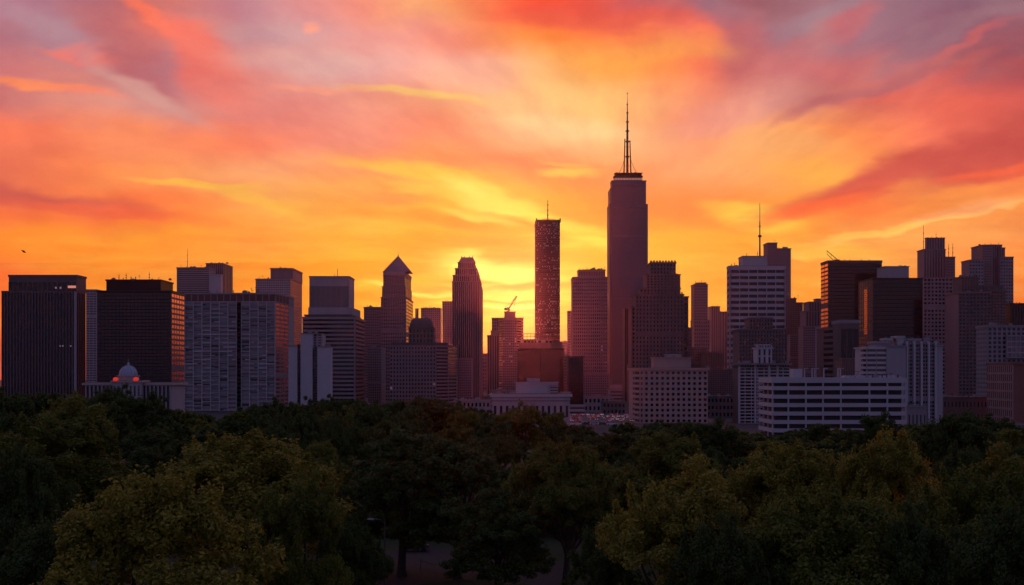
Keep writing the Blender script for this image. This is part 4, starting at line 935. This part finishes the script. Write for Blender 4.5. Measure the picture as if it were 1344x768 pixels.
for x_, Y in pts:
    X = PX(x_, Y); mb = MB(); mb.cone(X, Y, 0, 1.45 if x_ != 645.5 else 2.1, .05, .045, 8); mb.cone(X, Y, 1.43 if x_ != 645.5 else 2.08, 1.5 if x_ != 645.5 else 2.15, .07, .05, 8); mb.build('post', DGREY(), r)
for (xa, Ya), (xb_, Yb) in zip(pts[:-1], pts[1:]):
    mb = MB(); p, e = Vector((PX(xa, Ya), Ya, 1.3)), Vector((PX(xb_, Yb), Yb, 1.3))
    for i in range(8):
        t0_, t1_ = i/8, (i+1)/8; s_ = lambda t: p.lerp(e, t) - Vector((0, 0, .9*t*(1-t)))
        mb.tube(s_(t0_), s_(t1_), .03, n=5)
    mb.build('rope', DGREY(), r)
p0 = car_proto(mat('pale car paint', (.12, .11, .11), .35, .5))
for ch in list(p0.children):
    if ch.name.startswith(('tail_light', 'headlight')): ch.data.materials[0] = mat('unlit lamp glass', (.2, .1, .1), .2)
for x_, Y, rz, lb in ((543.5, 180, .1, 'pale car parked under the trees by the park path'),):
    o = dup(p0, (PX(x_, Y), Y, .08), rz); o['label'] = lb; o['category'] = 'car'
for ch in list(p0.children): bpy.data.objects.remove(ch)
bpy.data.objects.remove(p0)

# ------------------------------------------------------------------ trees
def leafmat(key, c1, c2):
    m = bpy.data.materials.new(key); m.use_nodes = True; n = m.node_tree; n.nodes.clear(); l = n.links
    o = n.nodes.new('ShaderNodeOutputMaterial'); d = n.nodes.new('ShaderNodeBsdfPrincipled'); t = n.nodes.new('ShaderNodeBsdfTranslucent'); mx = n.nodes.new('ShaderNodeMixShader')
    oi = n.nodes.new('ShaderNodeObjectInfo'); ge = n.nodes.new('ShaderNodeNewGeometry'); r = n.nodes.new('ShaderNodeMix'); r.data_type = 'RGBA'
    ad = n.nodes.new('ShaderNodeMath'); ad.operation = 'MULTIPLY_ADD'; l.new(ge.outputs['Random Per Island'], ad.inputs[0]); ad.inputs[1].default_value = .6
    tx = n.nodes.new('ShaderNodeTexCoord'); nz = n.nodes.new('ShaderNodeTexNoise'); nz.inputs['Scale'].default_value = .35; l.new(tx.outputs['Object'], nz.inputs['Vector'])
    m2 = n.nodes.new('ShaderNodeMath'); m2.operation = 'MULTIPLY'; l.new(nz.outputs[0], m2.inputs[0]); m2.inputs[1].default_value = .6; l.new(m2.outputs[0], ad.inputs[2])
    l.new(ad.outputs[0], r.inputs[0]); r.inputs[6].default_value = (*c1, 1); r.inputs[7].default_value = (*c2, 1)
    d.inputs['Roughness'].default_value = .65; d.inputs['Specular IOR Level'].default_value = .25
    l.new(r.outputs[2], d.inputs['Base Color']); l.new(r.outputs[2], t.inputs[0]); mx.inputs[0].default_value = .35
    l.new(d.outputs[0], mx.inputs[1]); l.new(t.outputs[0], mx.inputs[2]); l.new(mx.outputs[0], o.inputs[0]); return m
LEAF = [leafmat('dark green leaves', (.036, .068, .013), (.08, .125, .024)), leafmat('olive green leaves', (.06, .10, .012), (.19, .21, .026)), leafmat('gold-lit green leaves', (.055, .09, .010), (.38, .34, .04))]  # gold tone paints sky-lit crown tips into the leaf colour
BARK = mat('bark', (.045, .035, .03), .95, var=.3, scale=1.5)
def tree_mesh(seed, nclump, nleaf, leaf, H=20.0, W=16.0, spiky=0.0, low=.22, drop=False):
    rs = np.random.RandomState(seed); rd = random.Random(seed)
    mb = MB(); zb = H * .24; lean = (rd.uniform(-.4, .4), rd.uniform(-.4, .4))
    mb.tube((0, 0, -.1), (0, 0, 1.0), .62, .42, 10); mb.tube((0, 0, .95), (lean[0], lean[1], zb), .42, .34, 10); mb.tube((lean[0], lean[1], zb-.05), (lean[0]*1.5, lean[1]*1.5, H*.72), .33, .1, 8)
    # main boughs, each carries a lobe of foliage
    lobes = []
    nl = rd.randint(8, 11)
    for i in range(nl):
        a = 2*math.pi*(i + rd.uniform(-.3, .3)) / nl; rr_ = rd.uniform(.45, .98) * W * .33; zz = H * rd.uniform(.42, .78)
        e = Vector((rr_*math.cos(a), rr_*math.sin(a), zz)); s_ = Vector((lean[0], lean[1], H*rd.uniform(.24, .45))); mid = s_.lerp(e, .5) + Vector((0, 0, -.5))
        mb.tube(s_, mid, .2, .14, 6); mb.tube(mid, e, .14, .05, 6)
        lobes.append((e + Vector((0, 0, .6)), W * rd.uniform(.15, .23)))
        for k in range(2):
            e2 = mid.lerp(e, .4) + Vector((rd.uniform(-2.5, 2.5), rd.uniform(-2.5, 2.5), rd.uniform(.5, 2.5))); mb.tube(mid, e2, .08, .03, 5)
    for i in range(3):
        a = rd.uniform(0, 6.28); lobes.append((Vector((rd.uniform(0, .14)*W*math.cos(a), rd.uniform(0, .14)*W*math.sin(a), H*rd.uniform(.78, .9))), W*rd.uniform(.13, .2)))
    if drop:
        for i in range(8):
            a = 2*math.pi*i/8; lobes.append((Vector((W*.3*math.cos(a), W*.3*math.sin(a), H*rd.uniform(.3, .42))), W*rd.uniform(.14, .2)))
    # clumps on the lobes' shells
    cc = []; cr_ = []
    for i in range(nclump):
        c, r = lobes[rd.randrange(len(lobes))]
        v = rs.normal(size=3); v /= np.linalg.norm(v); v[2] = abs(v[2])*.9 - .25 if rd.random() < .75 else v[2]
        rr_ = r * (rd.uniform(.55, 1.05))
        p = np.array(c) + v * rr_ * np.array([1, 1, .85])
        if spiky and rd.random() < spiky: p[2] += rd.uniform(.3, 1.5)
        if p[2] < H*low: p[2] = H*low + rd.random()
        cc.append(p); cr_.append(rd.uniform(.45, 1.0) * W/16)
    if spiky > .3:
        for i in range(46):
            p = cc[rd.randrange(len(cc))].copy()
            if p[2] < H*.6: continue
            lx, ly = rd.uniform(-.18, .18), rd.uniform(-.18, .18)
            for k in range(rd.randint(3, 6)):
                p = p + np.array([lx, ly, rd.uniform(.3, .42)]); cc.append(p.copy()); cr_.append(max(.14, .5 - .07*k))
    cc = np.array(cc); cr_ = np.array(cr_)
    k = rs.choice(len(cc), nleaf, p=cr_**1.3/np.sum(cr_**1.3)); d = rs.normal(size=(nleaf, 3)); d /= np.linalg.norm(d, axis=1)[:, None]
    rad = rs.rand(nleaf) ** .45
    P = cc[k] + d * (rad * cr_[k])[:, None] * np.array([1, 1, .8])
    if spiky: P[:, 2] += (rs.rand(nleaf) < .12) * rs.rand(nleaf) * cr_[k] * 1.0
    nrm = d * .6 + rs.normal(size=(nleaf, 3)) * .6 + np.array([0, 0, .5]); nrm /= np.linalg.norm(nrm, axis=1)[:, None]
    t = np.cross(nrm, rs.normal(size=(nleaf, 3))); t /= np.linalg.norm(t, axis=1)[:, None]; u = np.cross(nrm, t)
    sz = leaf * (.6 + .8*rs.rand(nleaf))[:, None]
    V = np.stack([P - t*sz, P - u*sz*.5 + nrm*sz*.12, P + t*sz, P + u*sz*.5 + nrm*sz*.12], axis=1).reshape(-1, 3)
    me = bpy.data.meshes.new('crown'); me.vertices.add(len(V)); me.vertices.foreach_set('co', V.astype(np.float32).ravel())
    me.loops.add(4*nleaf); me.loops.foreach_set('vertex_index', np.arange(4*nleaf, dtype=np.int32)); me.polygons.add(nleaf)
    me.polygons.foreach_set('loop_start', np.arange(0, 4*nleaf, 4, dtype=np.int32)); me.update(calc_edges=True)
    tm = bpy.data.meshes.new('trunk'); tm.from_pydata(mb.v, [], mb.f); tm.materials.append(BARK)
    return me, tm
PROTO = {}
def proto(kind, i):
    key = (kind, i)
    if key not in PROTO:
        spec = {'near': (420, 95000, .15), 'mid': (330, 45000, .2), 'far': (220, 17000, .33), 'low': (480, 60000, .2)}[kind]
        me, tm = tree_mesh(100 + i*7 + len(kind), *spec, spiky=.35 if kind == 'near' else .15, drop=(kind == 'low'))
        PROTO[key] = (me, tm)
    return PROTO[key]
CROWNS = {}
def tree(px, ytop, wpx, Y, kind, var, tone, label, group=None, name='park_tree'):
    me, tm = proto(kind, var)
    H = PZ(ytop, Y); W = wpx * Y / F
    r = tag(empty(name, (PX(px, Y), Y, 0)), label, 'tree', group)
    key = (kind, var, tone)
    if key not in CROWNS:
        m2 = me.copy(); m2.materials.clear(); m2.materials.append(LEAF[tone]); CROWNS[key] = m2
    c = bpy.data.objects.new('crown', CROWNS[key]); C.objects.link(c); c.parent = r
    t = bpy.data.objects.new('trunk', tm); C.objects.link(t); t.parent = r
    r.scale = (W/16*1.08, W/16*1.08, H/20*1.02); r.rotation_euler = (0, 0, random.uniform(0, 6.28)); return r

NEAR = [
 (188, 640, 330, 76, 'near', 0, 2, 'gold-green tree with upright sprigs, in the bottom corner under the balcony block'),
 (325, 578, 300, 118, 'near', 1, 2, 'broad gold-green tree rising beside the park path clearing'),
 (75, 540, 250, 150, 'near', 2, 1, 'big olive tree below the finned dark tower'),
 (20, 600, 160, 100, 'near', 1, 0, 'dark green tree at the frame edge below the finned dark tower'),
 (890, 628, 270, 88, 'near', 2, 2, 'rounded olive tree beside the path clearing, below the pale hotel'),
 (1165, 577, 170, 118, 'near', 0, 2, 'gold-green tree with a raised tip below the far end of the striped car park'),
 (1040, 590, 210, 125, 'near', 1, 2, 'gold-green tree below the near corner of the striped car park'),
 (1290, 608, 230, 100, 'near', 2, 1, 'rounded olive tree below the brick building'),
 (1085, 655, 300, 80, 'near', 1, 1, 'large shaded olive tree at the bottom edge under the striped car park'),
 (1330, 680, 230, 72, 'near', 0, 0, 'dark green tree in the bottom corner below the brick building'),
 (740, 585, 170, 138, 'near', 1, 1, 'round olive tree at the clearing rim opposite the street lamp'),
 (870, 575, 190, 148, 'near', 0, 1, 'tall olive tree between the path clearing and the pale hotel'),
 (400, 640, 150, 105, 'near', 2, 1, 'olive tree whose lower boughs reach the path clearing'),
 (527, 568, 200, 158, 'low', 0, 0, 'dark tree with a thick bare trunk standing on the path clearing'),
 (600, 572, 170, 156, 'low', 1, 0, 'dark tree with a thin bare trunk on the grass island'),
 (960, 700, 180, 78, 'near', 2, 0, 'dark low tree at the bottom edge below the white-framed block'),
 (800, 700, 130, 100, 'near', 0, 0, 'small dark tree hanging over the clearing rim opposite the street lamp'),
 (1215, 690, 190, 76, 'near', 2, 0, 'dark low tree at the bottom edge below the finned pale block'),
 (60, 700, 200, 82, 'near', 0, 0, 'dark low tree in the bottom corner below the finned dark tower'),
 (1270, 538, 130, 200, 'mid', 2, 0, 'tall dark rounded tree below the pink-sided tower'),
 (1155, 548, 95, 230, 'mid', 0, 0, 'small round dark tree against the striped car park wall'),
 (165, 508, 110, 300, 'mid', 1, 0, 'dark tree poking up in front of the domed hall'),
 (560, 519, 150, 290, 'mid', 2, 0, 'dark flat-topped tree below the mansard-topped hotel'),
 (690, 531, 100, 270, 'mid', 1, 1, 'loose olive tree in front of the low white hall'),
 (930, 556, 130, 230, 'mid', 0, 0, 'dark round tree below the gap between the pale hotel and striped car park'),
 (652, 640, 150, 136, 'low', 2, 0, 'dark full-crowned tree leaning over the middle of the path clearing'),
 (465, 690, 110, 112, 'near', 1, 0, 'small dark tree at the clearing rim beside the street lamp'),
 (1255, 590, 120, 140, 'near', 1, 0, 'dark tree between the two gold-green trees below the pink-sided tower'),
]
for a in NEAR: tree(*a)
LM = [(8, 'the outer edge of the finned dark tower'), (52, 'the middle of the finned dark tower'), (96, 'the corner pier of the finned dark tower'), (128, 'the slim pale slab'), (205, 'the colonnade end under the black glass tower'),
 (243, 'the red-lit flank of the black glass tower'), (282, 'the white balconies of the broad slab block'), (318, 'the dark recess of the balcony block'), (360, 'the red flank of the balcony block'), (402, 'the narrow white slabs'),
 (440, 'the banded office block'), (478, 'the narrow pinkish gridded tower'), (515, 'the pyramid-roofed tower'), (600, 'the crowned tower'), (640, 'the crane tower'), (725, 'the black glass block'), (760, 'the plain black slab'),
 (795, 'the crowded car lot'), (830, 'the tallest tower'), (862, 'the stepped masonry tower'), (898, 'the pale hotel front'), (965, 'the hazy pair of towers'), (1000, 'the white-framed block'), (1036, 'the striped car park corner'),
 (1076, 'the roof trusses of the car park'), (1115, 'the small round brown block'), (1190, 'the far end of the striped car park'), (1222, 'the four white fins'), (1300, 'the brick building'), (1338, 'the dark block ending the skyline')]
def skyline(x):
    K = [(-20, 512), (60, 514), (120, 520), (160, 520), (230, 537), (290, 545), (330, 530), (390, 520), (450, 524), (500, 524), (600, 521), (640, 543), (700, 538), (740, 548), (800, 567), (832, 553), (870, 549), (925, 563), (960, 556), (1000, 566), (1050, 561), (1100, 560), (1200, 556), (1250, 545), (1300, 545), (1345, 562)]
    for (a, ya), (b_, yb2) in zip(K[:-1], K[1:]):
        if a <= x <= b_: return ya + (yb2-ya)*(x-a)/(b_-a)
    return 545
R = random.Random(99)
for ri, (Y, dyy, wd, word) in enumerate(((318, 0, 72, 'highest'), (262, 12, 82, 'second'), (212, 27, 100, 'third'), (174, 52, 120, 'fourth'), (372, 4, 66, 'rearmost'))):
    for i, (x, nm) in enumerate(LM):
        if ri in (2, 3) and i % 2: continue
        if ri == 3 and 440 < x < 740: continue
        if ri == 4 and (740 < x < 850 or 620 < x < 660): continue
        xx = x + R.uniform(-6, 6) + (0, 14, 8, -12, 20)[ri]; Yy = Y + R.uniform(-16, 16)
        yt = skyline(min(1344, max(0, xx))) + dyy + R.uniform(-3, 6)
        tone = 0 if R.random() < .75 else 1
        size = ('dark', 'olive')[tone]
        tree(xx, yt, wd*R.uniform(.85, 1.2), Yy, 'mid' if ri in (2, 3) else 'far', R.randrange(3), tone, f'{size} tree, {word} row, below {nm}', 'woods below the skyline')
ORD = 'first second third fourth fifth sixth seventh eighth'.split()
# understorey behind the clearing so the far side stays closed
for i, x in enumerate((-30, -22, -15, -8, -1, 6, 13, 20)):
    b_ = tree(672 + (x+2)/200*F, 665 - (i % 3)*14, 110, 198 + (i % 2)*8, 'low', i % 3, 0, f'low dark tree behind the path clearing, {ORD[i]} counting from the street lamp side', 'low dark trees behind the clearing')

# ------------------------------------------------------------------ bird
Yb = 160; X, Z_ = PX(32, Yb), PZ(331, Yb)
r = tag(empty('bird', (X, Yb, Z_)), 'small dark bird in flight above the finned dark tower', 'bird')
mb = MB(); k = 5
segs_ = [(-.42, .02), (-.30, .07), (-.1, .10), (.08, .09), (.22, .07), (.30, .02)]
for (xa, ra), (xb_, rb) in zip(segs_[:-1], segs_[1:]): mb.tube((X+xa, Yb, Z_-xa*.25), (X+xb_, Yb, Z_-xb_*.25), ra, rb, 8)
def wing(sg):
    pts = [(0.10, 0, .04), (-.12, 0, .04), (-.25, sg*.32, .26), (-.35, sg*.62, .34), (-.20, sg*.60, .36), (.06, sg*.30, .28)]
    b = len(mb.v)
    for dzz in (0, .02): mb.v += [(X+p[0]+abs(p[1])*-.35, Yb+p[1]*.5, Z_+p[2]+dzz) for p in pts]
    n = len(pts); mb.f.extend([tuple(range(b+n-1, b-1, -1)), tuple(range(b+n, b+2*n))] + [(b+i, b+(i+1) % n, b+n+(i+1) % n, b+n+i) for i in range(n)])
wing(1); wing(-1)
b0 = len(mb.v); mb.v += [(X-.40, Yb-.03, Z_+.10), (X-.62, Yb-.12, Z_+.14), (X-.62, Yb+.12, Z_+.14), (X-.40, Yb+.03, Z_+.08)]; mb.f.append((b0, b0+1, b0+2, b0+3))
mb.build('body', mat('dark feathers', (.03, .028, .03), .9), r); r.scale = (.7, .7, .7)

# ------------------------------------------------------------------ haze
mb = MB(); mb.box(-2450, 2450, -160, 4750, -1.0, 420)
hz = mb.build('haze', None); hz['kind'] = 'stuff'
hm = bpy.data.materials.new('haze air'); hm.use_nodes = True; n = hm.node_tree; n.nodes.clear()
o_ = n.nodes.new('ShaderNodeOutputMaterial'); v = n.nodes.new('ShaderNodeVolumePrincipled'); v.inputs['Color'].default_value = (.92, .60, .80, 1); v.inputs['Density'].default_value = HAZE; v.inputs['Anisotropy'].default_value = .91
n.links.new(v.outputs[0], o_.inputs['Volume']); hz.data.materials.append(hm); hm.cycles.homogeneous_volume = True
